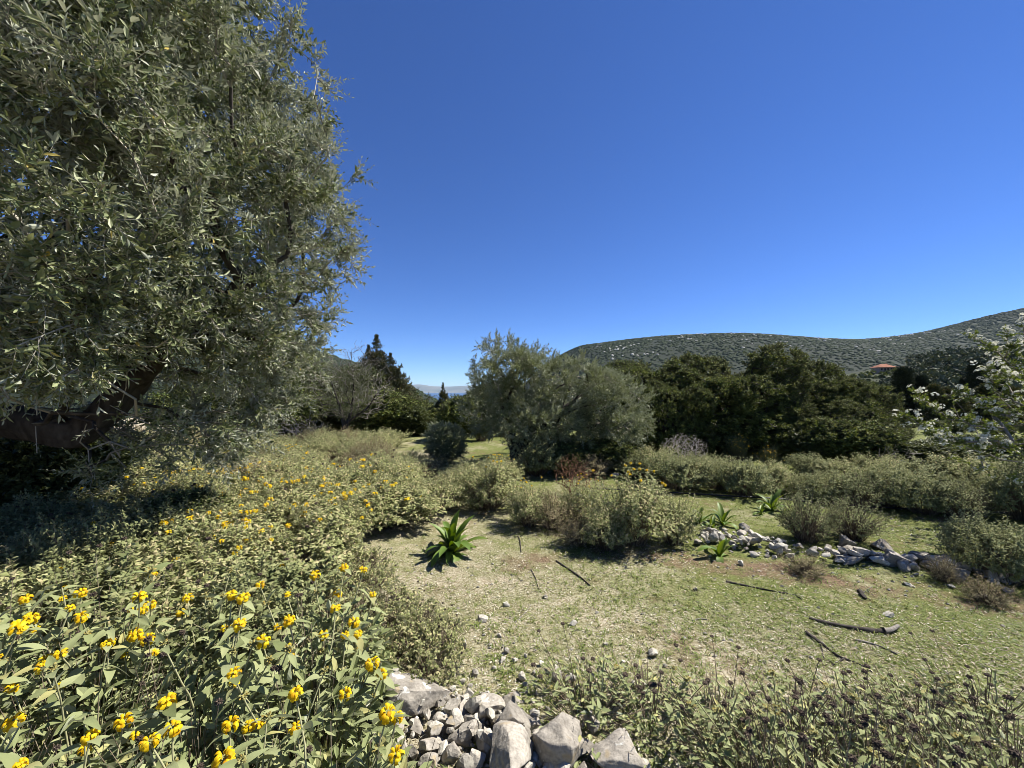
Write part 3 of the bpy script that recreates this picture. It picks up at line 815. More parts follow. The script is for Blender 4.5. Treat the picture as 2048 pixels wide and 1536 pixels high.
limbs = [([(0, 0, -.05), q(1033, 905), q(1024, 880, .05), q(1012, 850, .05), q(1006, 800)], [.20, .15, .12, .09, .05]),
         ([q(1036, 908), q(1052, 878, -.05), q(1080, 850, -.1), q(1115, 828, -.1), q(1150, 800)], [.13, .105, .09, .07, .045]),
         ([q(1075, 852, -.1), q(1130, 856), q(1190, 850), q(1235, 838)], [.07, .06, .045, .03])]
t = make_tree('olive_tree', mbse, limbs, pts, dr, OM, M['olive_far'], M['twig_olive'], M['bark_dark'], rtip=.0035, per=6, step=.2, back=.9, spread=.55, scale=(.8, 1.25), upb=.35, seed=5, rmax=.06, upw=.4)
tag(t, 'rounded grey-green olive tree with a forked dark trunk in the middle of the meadow', 'tree', 'olive trees')

# ---- evergreen oaks behind, two grown crowns reused
OK_ = [shoot(L=.15, pairs=5, ll=.062, lw=.55, ang=55, seed=140 + i, twig_r=0, leaf=leaf1, decuss=True) for i in range(3)]
def oak_proto(seed, blobs):
    r = np.random.default_rng(seed)
    pts, dr = blob_points(blobs, 1250, lo=.72, r=r, keep=.8)
    pts = pts[pts[:, 2] > .12]; dr = dr[:len(pts)]
    dr = unit(pts - np.array([0, 0, 1.1]))
    limbs = [([(0, 0, -.1), (.03, 0, .35), (-.05, .02, .8), (0, 0, 1.4)], [.16, .12, .09, .05]), ([(0, 0, .45), (.35, .1, .9), (.6, .1, 1.4)], [.08, .06, .03]), ([(0, 0, .5), (-.35, -.15, .9), (-.65, -.1, 1.35)], [.08, .06, .03])]
    return make_tree('oak_tree', (0, 0, 0), limbs, pts, dr, OK_, M['oak_leaf'], M['twig_grey'], M['bark_dark'], rtip=.004, per=7, step=.3, back=.6, spread=.45, scale=(.7, 1.1), upb=.3, seed=seed, rmax=.06)
def rb(seed, n, spread, zc):
    r = np.random.default_rng(seed); out = [((0, 0, 1.15), (.95, .95, .95))]
    for k in range(n):
        a = k / n * 6.283 + r.normal() * .25; rad = spread * r.uniform(.75, 1.1)
        out.append(((rad * math.cos(a), rad * math.sin(a), zc + r.uniform(-.55, .75)), tuple(r.uniform(.38, .62, 3))))
    for k in range(5): out.append(((r.normal() * .45, r.normal() * .45, 1.85 + r.normal() * .14), tuple(r.uniform(.36, .52, 3))))
    for k in range(7):
        a = k / 7 * 6.283 + r.normal() * .2; out.append(((.95 * math.cos(a), .95 * math.sin(a), .5 + r.uniform(-.15, .2)), tuple(r.uniform(.36, .5, 3))))
    return out
oakA = oak_proto(41, rb(41, 8, .85, 1.2)); oakB = oak_proto(43, rb(43, 9, .9, 1.15))
oaks = [  # column, row of the top, distance, half width in photo px, label
    (1275, 703, 11.8, 112, 'evergreen oak whose crown rises just behind the right side of the middle olive'),
    (1405, 697, 11.2, 112, 'broad dark evergreen oak behind the pale dead twig bush'),
    (1500, 722, 10.6, 96, 'dark evergreen oak behind the yellow-flowered broom'),
    (1588, 713, 11.6, 92, 'dark evergreen oak with a rounded top standing above the bright glade'),
    (1668, 742, 10.9, 92, 'dark evergreen oak right of the glade, second before the cypresses'),
    (1728, 757, 11.4, 54, 'last evergreen oak at the right end of the row, next to the cypresses'),
    (1335, 745, 10.2, 75, 'lower evergreen oak in front of the row, right of the middle olive'),
    (1590, 800, 9.9, 72, 'lower bushy evergreen oak in front at the back of the glade')]
for i, (px, top, d, hw_, lab) in enumerate(oaks):
    o = (oakA, oakB)[i] if i < 2 else copy_tree((oakA, oakB)[i % 2])
    x = (px - 1024) / FPX * d; z0 = float(gz(x, d))
    htop = CAMH - (top - HZ) / FPX * d - z0
    o.location = (x, d, z0); k = hw_ * 1.12 / FPX * d / 1.32; kz = htop / 2.72
    o.scale = (k, k, kz); o.rotation_euler = (0, 0, i * 2.1 + .4)
    tag(o, lab, 'tree', 'evergreen oaks behind the meadow')

# ---- conifers
def spray(n=9, L=.16, w=.16, seed=0, ang=30):
    r = np.random.default_rng(seed); mb = MB()
    p = np.stack([np.zeros(n), np.linspace(0, .75, n) * L, np.zeros(n)], 1)
    a = r.random(n) * 6.283; th = R(ang) * r.uniform(.4, 1.3, n)
    d = np.stack([np.sin(th) * np.cos(a), np.cos(th), np.sin(th) * np.sin(a)], 1)
    mb.inst(leaf1(w=w, fold=.05, droop=.0), basis(d, rdirs(n, r)) * L * .5 * r.uniform(.7, 1.2, (n, 1, 1)), p)
    return dict(V=np.concatenate(mb.V), F=np.concatenate(mb.Fc), rn=np.concatenate(mb.rn))
SP = [spray(9, .30, .22, 150 + i) for i in range(3)]
SPT = [spray(7, .13, .24, 155 + i) for i in range(3)]
def conifer(name, base, h, rmaxw, n, per, mat, seed, power=1.0, up=.8, temps=SP, scale=(.7, 1.2), ragged=.3, low=.06, sides=8):
    r = np.random.default_rng(seed)
    t = np.sort(r.random(n) ** .8) * (1 - low) + low
    a = r.random(n) * 6.283
    prof = (1 - t) ** power * rmaxw * (1 + ragged * r.normal(size=n)) * np.clip(t / .12, .6, 1)
    prof = prof * (.55 + .75 * vnoise(a * 1.6, t * h * 1.3, seed)) if ragged > .3 else prof
    u = r.uniform(.35, 1, n) ** .6
    pts = np.stack([np.cos(a) * prof * u, np.sin(a) * prof * u, t * h], 1)
    dirs = unit(np.stack([np.cos(a), np.sin(a), np.full(n, up)], 1))
    limbs = [([(0, 0, -.1), (.02, 0, h * .3), (-.02, 0, h * .65), (0, 0, h * .97)], [h * .028, h * .02, h * .012, h * .002])]
    return make_tree(name, base, limbs, pts, dirs, temps, mat, M['twig_grey'], M['bark_dark'], rtip=.004, per=per, step=.5, back=.8, spread=.35, scale=scale, upb=up * .6, seed=seed, rmax=.05, pathw=.0, sides=sides, far=(lambda p: p[:, 2] > h * .80, SPT) if temps is SP else None)
d = 19.0; b = at(753, 0, d); b[2] = float(gz(b[0], d))
t = conifer('juniper_tree', b, CAMH - (672 - HZ) / FPX * d - b[2], 2.1, 700, 6, M['conifer'], 51, power=1.15, ragged=.5, scale=(.5, 1.0))
tag(t, 'tall pointed juniper with brownish green foliage behind the bare tree', 'tree', 'junipers behind the leafless tree')
for px, d, top, wk, lab in [(737, 19.4, 692, .7, 'shorter juniper close against the left side of the tall juniper'), (781, 18.6, 708, .75, 'shorter juniper close against the right side of the tall juniper'), (797, 18.0, 738, .8, 'lowest juniper at the right end of the juniper clump')]:
    o = copy_tree(t); x = (px - 1024) / FPX * d; z0 = float(gz(x, d)); o.location = (x, d, z0); o.rotation_euler = (0, 0, px * .7)
    o.scale = (wk, wk, (CAMH - (top - HZ) / FPX * d - z0) / (CAMH - (672 - HZ) / FPX * 19.0 - b[2])); tag(o, lab, 'tree', 'junipers behind the leafless tree')
d = 15.0; b = at(886, 0, d); b[2] = float(gz(b[0], d))
t = conifer('cypress_tree', b, CAMH - (767 - HZ) / FPX * d - b[2], .55, 300, 6, M['conifer'], 53, power=1.2, scale=(.25, .5))
tag(t, 'small slim conifer with a thin tip in front of the strip of sea', 'tree')

SC = [spray(8, .42, .30, 160 + i, 22) for i in range(3)]
cyp = conifer('cypress_tree', (0, 0, 0), 7.0, 1.0, 520, 7, M['cypress'], 55, power=.28, up=2.2, temps=SC, scale=(.8, 1.3), ragged=.10)
cyps = [(1807, 742, 38, 1.0, 'tallest columnar dark cypress just right of the last oak'), (1841, 757, 38, .82, 'columnar dark cypress, second from the last oak'),
        (1952, 733, 40, .92, 'columnar dark cypress standing in the middle of the hawthorn sprays'), (1993, 738, 42, .8, 'columnar dark cypress farthest to the right behind the hawthorn'),
        (1929, 760, 41, .55, 'thin short cypress left of the middle columnar cypress')]
for i, (px, top, d, wsc, lab) in enumerate(cyps):
    o = cyp if i == 0 else copy_tree(cyp)
    x = (px - 1024) / FPX * d; z0 = float(gz(x, d)) - 1.0
    hh = (CAMH - (top - HZ) / FPX * d - z0) / 7.0
    o.location = (x, d, z0); o.scale = (wsc, wsc, hh); o.rotation_euler = (0, 0, i * 1.7)
    tag(o, lab, 'tree', 'columnar cypresses behind the oaks')
pin = conifer('cypress_tree', (0, 0, 0), 5.0, 1.7, 480, 7, M['conifer'], 57, power=.8, up=.9, temps=SC, scale=(.7, 1.2), ragged=.25)
pins = [(1868, 775, 36, 1.0, 'broad spreading cypress right of the second columnar cypress'), (1893, 782, 37, .8, 'broad pointed cypress below the wood, left of the thin short cypress'),
        (1915, 790, 35, .9, 'broad dark cypress between the thin cypress and the hawthorn sprays'), (1972, 775, 36, 1.1, 'broad dark cypress between the two right columnar cypresses'),
        (2025, 780, 37, 1.2, 'broad dark cypress at the right edge behind the hawthorn'), (1783, 800, 33, .8, 'broad low cypress half hidden behind the last oak')]
for i, (px, top, d, wsc, lab) in enumerate(pins):
    o = pin if i == 0 else copy_tree(pin)
    x = (px - 1024) / FPX * d; z0 = float(gz(x, d)) - .6
    o.location = (x, d, z0); o.scale = (wsc, wsc, (CAMH - (top - HZ) / FPX * d - z0) / 5.0); o.rotation_euler = (0, 0, i * 2.3)
    tag(o, lab, 'tree', 'spreading cypresses behind the oaks')

# ---- bare grey tree left of the middle
bb = gp(690, 888); d0 = bb[1]; rB = np.random.default_rng(61)
def B3(px, py, rx, rz, dd=0):
    c = at(px, py, d0 + dd); k = d0 / FPX; return (tuple(c - bb), (rx * k, rx * k, rz * k))
pts, dr = blob_points([B3(690, 775, 88, 82), B3(650, 745, 45, 55), B3(735, 765, 55, 70), B3(720, 720, 32, 42)], 1500, lo=.35, r=rB, keep=.3)
ok = pts[:, 2] > .75; pts, dr = pts[ok], dr[ok]
q = lambda px, py, dd=0: tuple(at(px, py, d0 + dd) - bb)
limbs = [([(0, 0, -.05), q(689, 868), q(688, 845), q(680, 815), q(668, 780)], [.085, .07, .06, .045, .02]), ([q(689, 862), q(698, 838), q(705, 805), q(708, 765)], [.055, .045, .035, .018]),
         ([q(690, 850), q(712, 832), q(735, 815), q(752, 790)], [.045, .04, .028, .015])]
BT = [shoot(L=.10, pairs=3, ll=.035, lw=.5, ang=50, seed=170, twig_r=.002, leaf=leaf1)]
t = make_tree('bare_tree', bb, limbs, pts, dr, None, None, M['twig_grey'], M['bark_dark'], rtip=.0030, per=0, step=.22, jit=.09, seed=7, rmax=.03, branch_name='bare_branches', power=2.6)
sel = np.abs(pts[:, 0] - .12) < .55
mb = MB(); pp = np.repeat(pts[sel & (pts[:, 2] < 2.3)], 3, 0); foliage(mb, BT, pp + rB.normal(size=pp.shape) * .05, rdirs(len(pp), rB) + [0, 0, .4], r=rB)
tag(ob('crown', mb.mesh('crown', [M['scrub_leaf'], M['twig_grey']]), t), kind='stuff')
tag(t, 'nearly leafless grey tree with a fan of fine twigs in front of the juniper', 'tree')

def twig_bush(name, base, h, w, n, mat, seed, rtip=.004, up=1.0, label=None, cat='bush', jit=.1, step=.12, lo=.3, zc=.55, group=None, bark=None):
    r = np.random.default_rng(seed)
    pts, dr = blob_points([((0, 0, h * zc), (w / 2, w / 2, h * (1 - zc)))], n, lo=lo, r=r, keep=0)
    pts = pts[pts[:, 2] > h * .12]
    root = ob(name, None, loc=base)
    st = np.concatenate([np.zeros((1, 3)), np.stack([r.normal(size=6) * w * .06, r.normal(size=6) * w * .06, np.full(6, .05 * h)], 1)])
    P, pr, cnt, tips, D = grow(st, np.array([-1] + [0] * 6), pts, step=step, jit=jit, r=r, pathw=.05)
    ob('twigs', branch_mesh('twigs', P, pr, cnt, 1, rtip, [mat], power=2.6, rmax=.03), root)
    tag(root, label, cat, group)
    return root
twig_bush('dead_bush', gp(602, 893), .95, 1.35, 420, M['twig_pale'], 71, rtip=.0024, label='small bare whitish twig bush left of the leafless grey tree')
twig_bush('dead_bush', gp(1145, 992), .66, .60, 560, M['twig_red'], 73, rtip=.0018, label='rust-brown dead bush in front of the middle olive', step=.07)
twig_bush('dead_bush', gp(1185, 985), .34, .5, 60, M['twig_red'], 74, rtip=.0024, label='thin reddish bare stalks right beside the rust-brown dead bush', step=.08)
twig_bush('dead_bush', gp(1368, 938), .74, .92, 900, M['twig_pale'], 75, rtip=.0019, label='round ball of pale grey dead twigs in front of the oaks', step=.09, jit=.14)
twig_bush('dead_bush', gp(1868, 965) + [0, .6, 0], .6, .8, 80, M['twig_grey'], 77, rtip=.003, label='fallen tangle of whitish bare branches below the hawthorn', jit=.2)

# ---- hawthorn in blossom leaning in from the right edge
hb = np.array([6.6, 4.7, 0.0]); hb[2] = float(gz(hb[0], hb[1])); rH = np.random.default_rng(81)
def H(px, py, d=4.4): return at(px, py, d) - hb
blobs = [(tuple(H(2080, 860, 4.6)), (.85, .9, .75)), (tuple(H(2150, 800, 4.8)), (.7, .8, .7)), (tuple(H(2000, 900, 4.5)), (.45, .5, .35))]
pts, dr = blob_points(blobs, 280, lo=.3, r=rH, keep=.3)
arms = [[(1800, 826), (1836, 848), (1880, 872), (1930, 882), (2000, 880)], [(1826, 784), (1850, 806), (1885, 832), (1930, 850), (2000, 860)], [(1920, 778), (1945, 800), (1975, 822), (2020, 830)],
        [(1945, 668), (1985, 695), (2012, 715), (2035, 740), (2070, 780)], [(1972, 738), (2000, 748), (2040, 755), (2080, 770)], [(1975, 757), (2000, 772), (2030, 800), (2070, 830)], [(2012, 660), (2025, 690), (2045, 720)], [(2040, 640), (2060, 690), (2080, 730)],
        [(1850, 862), (1900, 886), (1960, 893), (2020, 890)]]
ap, adr = [], []
for k, A in enumerate(arms):
    A = np.array(A, float); tt = np.linspace(0, len(A) - 1, len(A) * 4)
    xs = np.interp(tt, range(len(A)), A[:, 0]); ys = np.interp(tt, range(len(A)), A[:, 1])
    dd = 4.0 + .12 * (k % 4)
    P3 = np.stack([H(x, y, dd) for x, y in zip(xs, ys)]) + rH.normal(size=(len(xs), 3)) * .02
    ap.append(P3); adr.append(unit(np.gradient(-P3, axis=0)))
apts = np.concatenate(ap); adir = np.concatenate(adr)
limbs = [([(0, 0, -.05), (-.1, 0, .5), (-.25, -.1, 1.0), (-.35, -.1, 1.6), (-.3, 0, 2.2)], [.07, .055, .04, .025, .008]), ([(-.12, 0, .6), (-.5, -.15, .95), (-.9, -.3, 1.1)], [.05, .04, .02])]
allp = np.concatenate([pts, apts]); alld = np.concatenate([dr, adir])
HT = [shoot(L=.09, pairs=4, ll=.036, lw=.7, ang=55, seed=180 + i, twig_r=.0016, leaf=leaf1) for i in range(3)]
t = make_tree('hawthorn_tree', hb, limbs, allp, alld, HT, M['hawthorn_leaf'], M['twig_grey'], M['bark_grey'], rtip=.0026, per=5, step=.15, back=.8, spread=.8, scale=(.4, .8), seed=9, rmax=.014)
def floret_cluster(seed, n=9):
    r = np.random.default_rng(seed); mb = MB()
    d = rdirs(n, r); d[:, 2] = np.abs(d[:, 2]) * .6
    p = d * .02; nrm = unit(d + [0, 0, .6])
    for i in range(n):
        for k in range(5):
            a = k / 5 * 6.283
            tx = unit(np.cross(nrm[i], [1, .2, .1])); ty = np.cross(nrm[i], tx)
            dirv = tx * math.cos(a) + ty * math.sin(a) + nrm[i] * .3
            mb.inst(leaf1(w=1.0), basis(dirv[None], nrm[i][None]) * .0105, p[i][None], r.random(1))
    return dict(V=np.concatenate(mb.V), F=np.concatenate(mb.Fc), rn=np.concatenate(mb.rn))
FC = [floret_cluster(190 + i) for i in range(3)]
mb = MB()
s1 = apts[np.repeat(np.arange(len(apts)), 3)][rH.random(len(apts) * 3) < .7]
s2_ = pts[rH.random(len(pts)) < .35]
pp = np.concatenate([s1 + rH.normal(size=s1.shape) * .035 + [0, 0, .02], s2_])
foliage(mb, FC, pp, np.tile([[0.3, -1, .3]], (len(pp), 1)), up=(0, 0, 1), spread=.6, scale=(.8, 1.4), r=rH)
tag(ob('blossom', mb.mesh('blossom', M['blossom']), t), kind='stuff')
tag(t, 'hawthorn with sprays of white blossom leaning in from the right edge', 'tree')

# ================================================================== shrubs
LEAFM = leaf1(w=.42, fold=.14, droop=.18)
def sage_shrub(name, seed, n=200, pairs=7, mats=None, dry=.0, flowers=0, height=.72, rad=.5, ll=.05, sub=0.45, bare=.3, lw=.42, stemr=.0022):
    """rounded sage bush about 1 m wide: fan of woody stems with felted leaf pairs; returns the thing"""
    r = np.random.default_rng(seed)
    root = ob(name, None)
    a = r.random(n) * 6.283; el = np.arccos(1 - r.random(n) * .82)
    tip = np.stack([np.cos(a) * np.sin(el) * rad, np.sin(a) * np.sin(el) * rad, np.cos(el) ** .7 * height], 1) * (r.uniform(.68, 1.06, n) ** .8)[:, None]
    lump = 1 + .22 * np.sin(a * 3 + seed) * np.sin(el); tip *= lump[:, None]
    tip[:, 2] = np.maximum(tip[:, 2], .10)
    b = np.stack([np.cos(a), np.sin(a), np.zeros(n)], 1) * (.13 * r.random(n) * rad * 2)[:, None]
    m1 = b + (tip - b) * .4 + np.stack([np.zeros(n), np.zeros(n), .05 + .04 * r.random(n)], 1) + r.normal(size=(n, 3)) * .02
    m2 = b + (tip - b) * .75 + np.array([0, 0, .03]) + r.normal(size=(n, 3)) * .02
    mb = MB()
    for p, q_, k in ((b, m1, 1.3), (m1, m2, 1.0), (m2, tip, .7)):
        edges_tubes(mb, p, q_, np.full(n, stemr * k), np.full(n, stemr * k * .8), 3, 0)
    # extra dry side twigs low down
    e = 140; i = r.integers(0, n, e); o_ = m1[i] + r.normal(size=(e, 3)) * [.09, .09, .05] + [0, 0, .03]
    edges_tubes(mb, m1[i] * .7 + b[i] * .3, o_, np.full(e, stemr * .8), np.full(e, stemr * .5), 3, 0)
    ob('stems', mb.mesh('stems', mats[1]), root)
    mb = MB()
    D = unit(tip - m1)
    for k in range(pairs):
        t = bare + (1.02 - bare) * (k + .5 * r.random(n)) / pairs
        p = np.where((t < .55)[:, None], m1 + (m2 - m1) * np.clip((t - .1) / .45, 0, 1)[:, None], m2 + (tip - m2) * np.clip((t - .55) / .45, 0, 1)[:, None])
        roll = (k % 2) * math.pi / 2 + r.normal(size=n) * .4
        X = unit(np.cross(D, np.array([[.3, .2, 1.0]]))); Y = np.cross(D, X)
        for sd in (0, 1):
            ra = roll + sd * math.pi
            out = np.cos(ra)[:, None] * X + np.sin(ra)[:, None] * Y
            th = r.uniform(.55, 1.25, n)
            d = D * np.cos(th)[:, None] + out * np.sin(th)[:, None]
            nh = unit(D * .8 - out * .5 + [0, 0, .5] + r.normal(size=(n, 3)) * .3)
            s = ll * (1.15 - .5 * t) * r.uniform(.65, 1.25, n)
            kk = r.random(n) > dry
            T = dict(leaf1(w=lw, fold=.14, droop=.2))
            mb.inst(T, basis(d, nh)[kk] * s[kk][:, None, None], p[kk], r.random(int(kk.sum())))
    ob('foliage', mb.mesh('foliage', mats[0]), root)
    tag(KIDS[root.name][-1], kind='stuff')
    if flowers:
        order = np.argsort(-tip[:, 2] + r.random(n) * .22)[:flowers]
        mb = MB()
        for j in order:
            k = 26; dd = rdirs(k, r); dd[:, 2] = dd[:, 2] * .5 + .1
            T = leaf1(w=.55, fold=.25, droop=.3)
            mb.inst(T, basis(dd, np.tile([[0, 0, 1.0]], (k, 1))) * .019, np.tile(tip[j] + [0, 0, -.012], (k, 1)))
        ob('flowers', mb.mesh('flowers', M['petal']), root)
        tag(KIDS[root.name][-1], kind='stuff')
    return root

def broom_shrub(name, seed, n=650, height=1.0, rad=.6, mat=None, flowers=0, r0=.0022):
    r = np.random.default_rng(seed); root = ob(name, None)
    a = r.random(n) * 6.283; el = np.abs(r.normal(size=n)) * .42
    L = r.uniform(.55, 1.0, n) * height
    b = np.stack([r.normal(size=n) * .07, r.normal(size=n) * .07, np.zeros(n)], 1)
    st = b + np.stack([np.cos(a) * np.sin(el), np.sin(a) * np.sin(el), np.cos(el)], 1) * (L * r.uniform(.15, .6, n))[:, None]
    st[:, :2] *= rad / .5
    d = unit(np.stack([np.cos(a) * np.sin(el), np.sin(a) * np.sin(el), np.cos(el)], 1) + r.normal(size=(n, 3)) * .25 + [0, 0, .3])
    m1 = st + d * (L * .28)[:, None]; tip = m1 + unit(d + r.normal(size=(n, 3)) * .18) * (L * .25)[:, None]
    mb = MB()
    edges_tubes(mb, st, m1, np.full(n, r0), np.full(n, r0 * .8), 3); edges_tubes(mb, m1, tip, np.full(n, r0 * .8), np.full(n, r0 * .3), 3)
    k = n // 2; s2 = m1[:k] + unit(d[:k] + r.normal(size=(k, 3)) * .5) * (L[:k] * .2)[:, None]
    edges_tubes(mb, st[:k] * .4 + m1[:k] * .6, s2, np.full(k, r0 * .7), np.full(k, r0 * .3), 3)
    ob('shoots', mb.mesh('shoots', mat), root); tag(KIDS[root.name][-1], kind='stuff')
    mb = MB(); i = r.integers(0, n, n // 5)
    edges_tubes(mb, b[i], st[i], np.full(len(i), r0 * 2.2), np.full(len(i), r0 * 1.3), 4)
    ob('stems', mb.mesh('stems', M['dry_stem']), root)
    if flowers:
        mb = MB(); j = r.integers(0, n, flowers); kk = 4
        p = np.repeat(m1[j] * .5 + tip[j] * .5, kk, 0) + r.normal(size=(flowers * kk, 3)) * .012
        foliage(mb, [leaf1(w=.8, fold=.3)], p, rdirs(len(p), r), scale=(.016, .03), r=r)
        ob('flowers', mb.mesh('flowers', M['broom_flower']), root); tag(KIDS[root.name][-1], kind='stuff')
    return root

def leafy_shrub(name, seed, mat, n=420, per=5, h=1.0, w=1.0, temps=None, bark=None, lo=.5):
    r = np.random.default_rng(seed)
    bl = [((0, 0, .55 * h), (w * .42, w * .42, h * .42))] + [((r.normal() * .2 * w, r.normal() * .2 * w, h * r.uniform(.35, .75)), (w * .24, w * .24, h * .24)) for _ in range(6)]
    pts, dr = blob_points(bl, n, lo=lo, r=r, keep=.5); ok = pts[:, 2] > .05; pts, dr = pts[ok], dr[ok]
    limbs = [([(0, 0, -.03), (.02, 0, .2 * h), (0, .02, .5 * h)], [.03, .022, .012])]
    return make_tree(name, (0, 0, 0), limbs, pts, dr, temps, mat, M['twig_grey'], M['bark_dark'], rtip=.0025, per=per, step=.14, back=.8, spread=.5, seed=seed, rmax=.02, sides=6)

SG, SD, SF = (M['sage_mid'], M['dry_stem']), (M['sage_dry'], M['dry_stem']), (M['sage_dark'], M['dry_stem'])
protos = {
    'green': [sage_shrub('sage_bush', 201, 230, 8, SG, ll=.062), sage_shrub('sage_bush', 202, 210, 8, SG, ll=.062, height=.62, rad=.55)],
    'flower': [sage_shrub('sage_bush', 203, 230, 8, SG, ll=.062, flowers=7), sage_shrub('sage_bush', 204, 220, 7, SG, ll=.062, flowers=14, height=.78)],
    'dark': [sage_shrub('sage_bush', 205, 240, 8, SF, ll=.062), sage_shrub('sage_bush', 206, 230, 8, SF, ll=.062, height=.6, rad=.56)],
    'dry': [sage_shrub('sage_bush', 207, 230, 6, SD, dry=.35, height=.6), sage_shrub('sage_bush', 208, 200, 6, SG, dry=.55, bare=.4, height=.66)],
    'twiggy': [sage_shrub('twiggy_bush', 209, 300, 6, (M['sage_dark'], M['dry_stem']), dry=.45, bare=.42, stemr=.003)],
    'broom': [broom_shrub('broom_bush', 211, 900, mat=M['broom']), broom_shrub('broom_bush', 212, 800, rad=.75, height=.9, mat=M['broom'])],
    'yellow': [broom_shrub('broom_bush', 213, 420, rad=.55, mat=M['broom'], flowers=40)],
    'olive': [leafy_shrub('wild_olive_bush', 215, M['olive_far'], 420, 5, temps=OM, lo=.25)],
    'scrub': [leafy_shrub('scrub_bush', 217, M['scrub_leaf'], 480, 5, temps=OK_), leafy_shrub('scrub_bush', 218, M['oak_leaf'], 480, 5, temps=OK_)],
}
USED = set()
HGT = {'green': .7, 'flower': .74, 'dark': .68, 'dry': .62, 'twiggy': .7, 'broom': 1.05, 'yellow': 1.05, 'olive': 1.02, 'scrub': 1.02}
WID = {'green': 1.05, 'flower': 1.05, 'dark': 1.08, 'dry': 1.05, 'twiggy': 1.0, 'broom': 1.25, 'yellow': 1.2, 'olive': 1.0, 'scrub': 1.0}
rS = np.random.default_rng(91)
def bush(kind, p, w, h, label, group, var=None):
    v = int(rS.integers(0, len(protos[kind]))) if var is None else var % len(protos[kind])
    pr = protos[kind][v]
    o = pr if pr.name not in USED else copy_tree(pr)
    USED.add(pr.name)
    o.location = Vector([float(p[0]), float(p[1]), float(p[2]) - .02])
    k = w / WID[kind]
    o.scale = (k, k, h / HGT[kind]); o.rotation_euler = (0, 0, float(rS.random() * 6.283))
    tag(o, label, 'bush', group)
    return o
def bush_px(kind, px, py, wpx, hpx, label, group, var=None):
    p = gp(px, py); s = p[1] / FPX
    p = p + np.array([0, wpx * s * .28, 0])     # the base row is the near foot of the bush
    return bush(kind, p, wpx * s, hpx * s, label, group, var)

G1 = 'sage bushes behind the squill'
row = [('dry', 700, 1000, 150, 75), ('green', 778, 1008, 150, 85), ('green', 872, 1034, 150, 92), ('flower', 975, 1030, 175, 112), ('green', 925, 1000, 130, 80), ('flower', 1062, 1062, 130, 100), ('dry', 1110, 1068, 130, 82), ('flower', 1165, 1055, 110, 95)]
for i, (k, px, py, w_, h_) in enumerate(row):
    bush_px(k, px, py, w_, h_, {'dry': 'straw-coloured', 'green': 'grey-green', 'flower': 'yellow-dotted'}[k] + f' sage bush, {ORD[i]} from the left in the strip behind the big squill', G1)
bush_px('flower', 1280, 1110, 228, 160, 'large leafy sage bush with yellow flowers left of the stone heap', G1, 1)
bush_px('green', 1220, 1112, 130, 92, 'smaller sage bush at the left foot of the large yellow-flowered bush', G1)
bush_px('green', 1362, 1100, 130, 110, 'sage bush between the large yellow-flowered bush and the stone heap', G1)
bush_px('dry', 1160, 1100, 110, 58, 'low dry twiggy sage left of the large flowered bush', G1)
G2 = 'sage bushes along the far side of the clearing'
for i, (k, px, py, w_, h_) in enumerate([('dark', 1290, 962, 120, 66), ('dark', 1375, 988, 150, 92), ('green', 1330, 970, 130, 78), ('green', 1450, 985, 120, 80), ('dark', 1505, 998, 130, 92), ('dark', 1418, 962, 110, 64), ('green', 1560, 985, 110, 62)]):
    bush_px(k, px, py, w_, h_, ('dark green' if k == 'dark' else 'pale green') + f' sage bush in the row below the dead twig ball, {ORD[i]} built up around it' if False else ('dark green' if k == 'dark' else 'pale green') + f' sage bush, {ORD[i]} of the group below the pale dead twig ball', G2)
G3 = 'sage bushes behind the black hose on the right'
rr3 = [('green', 1625, 1005, 130, 70), ('dark', 1690, 1012, 140, 82), ('twiggy', 1755, 1018, 140, 80), ('dark', 1820, 1026, 150, 95), ('dark', 1890, 1030, 150, 100), ('twiggy', 1960, 1036, 160, 105), ('dark', 2030, 1042, 160, 110), ('dark', 2110, 1050, 180, 120),
       ('green', 1700, 970, 120, 58), ('green', 1790, 972, 130, 62), ('dark', 1880, 978, 140, 70), ('green', 1970, 985, 150, 74), ('dark', 2060, 990, 150, 80), ('dark', 1640, 960, 110, 50)]
for i, (k, px, py, w_, h_) in enumerate(rr3):
    if i < 8: py += int(rS.normal() * 6); h_ *= rS.uniform(.7, 1.2); w_ *= rS.uniform(.72, 1.05)
    bush_px(k, px, py, w_, h_, {'dark': 'dark green', 'green': 'grey-green', 'twiggy': 'brownish twiggy'}[k] + (f' sage bush, {ORD[i]} from the left in the front row along the black hose' if i < 8 else f' sage bush, {ORD[i - 8]} of the second row behind the black hose'), G3)
bush_px('twiggy', 1640, 1098, 130, 118, 'thin twiggy brown bush standing on the stones right of the stone heap', 'twiggy bushes by the stones')
bush_px('twiggy', 1735, 1092, 125, 95, 'second thin twiggy bush behind the blocky stones', 'twiggy bushes by the stones')
bush_px('dark', 1995, 1152, 150, 118, 'leafy sage bush shading the stones at the right edge', G3)
bush_px('dark', 2090, 1190, 190, 150, 'sage bush cut by the right edge beside the shaded stones', G3)
bush_px('dry', 2010, 1222, 110, 60, 'low dry sage tuft at the right edge in front of the shaded stones', G3)
bush_px('dry', 1630, 1160, 100, 46, 'low dry sage tuft in front of the twiggy brown bush', G3)
bush_px('dry', 1905, 1172, 70, 60, 'thin dry sage tuft below the shaded stones', G3)

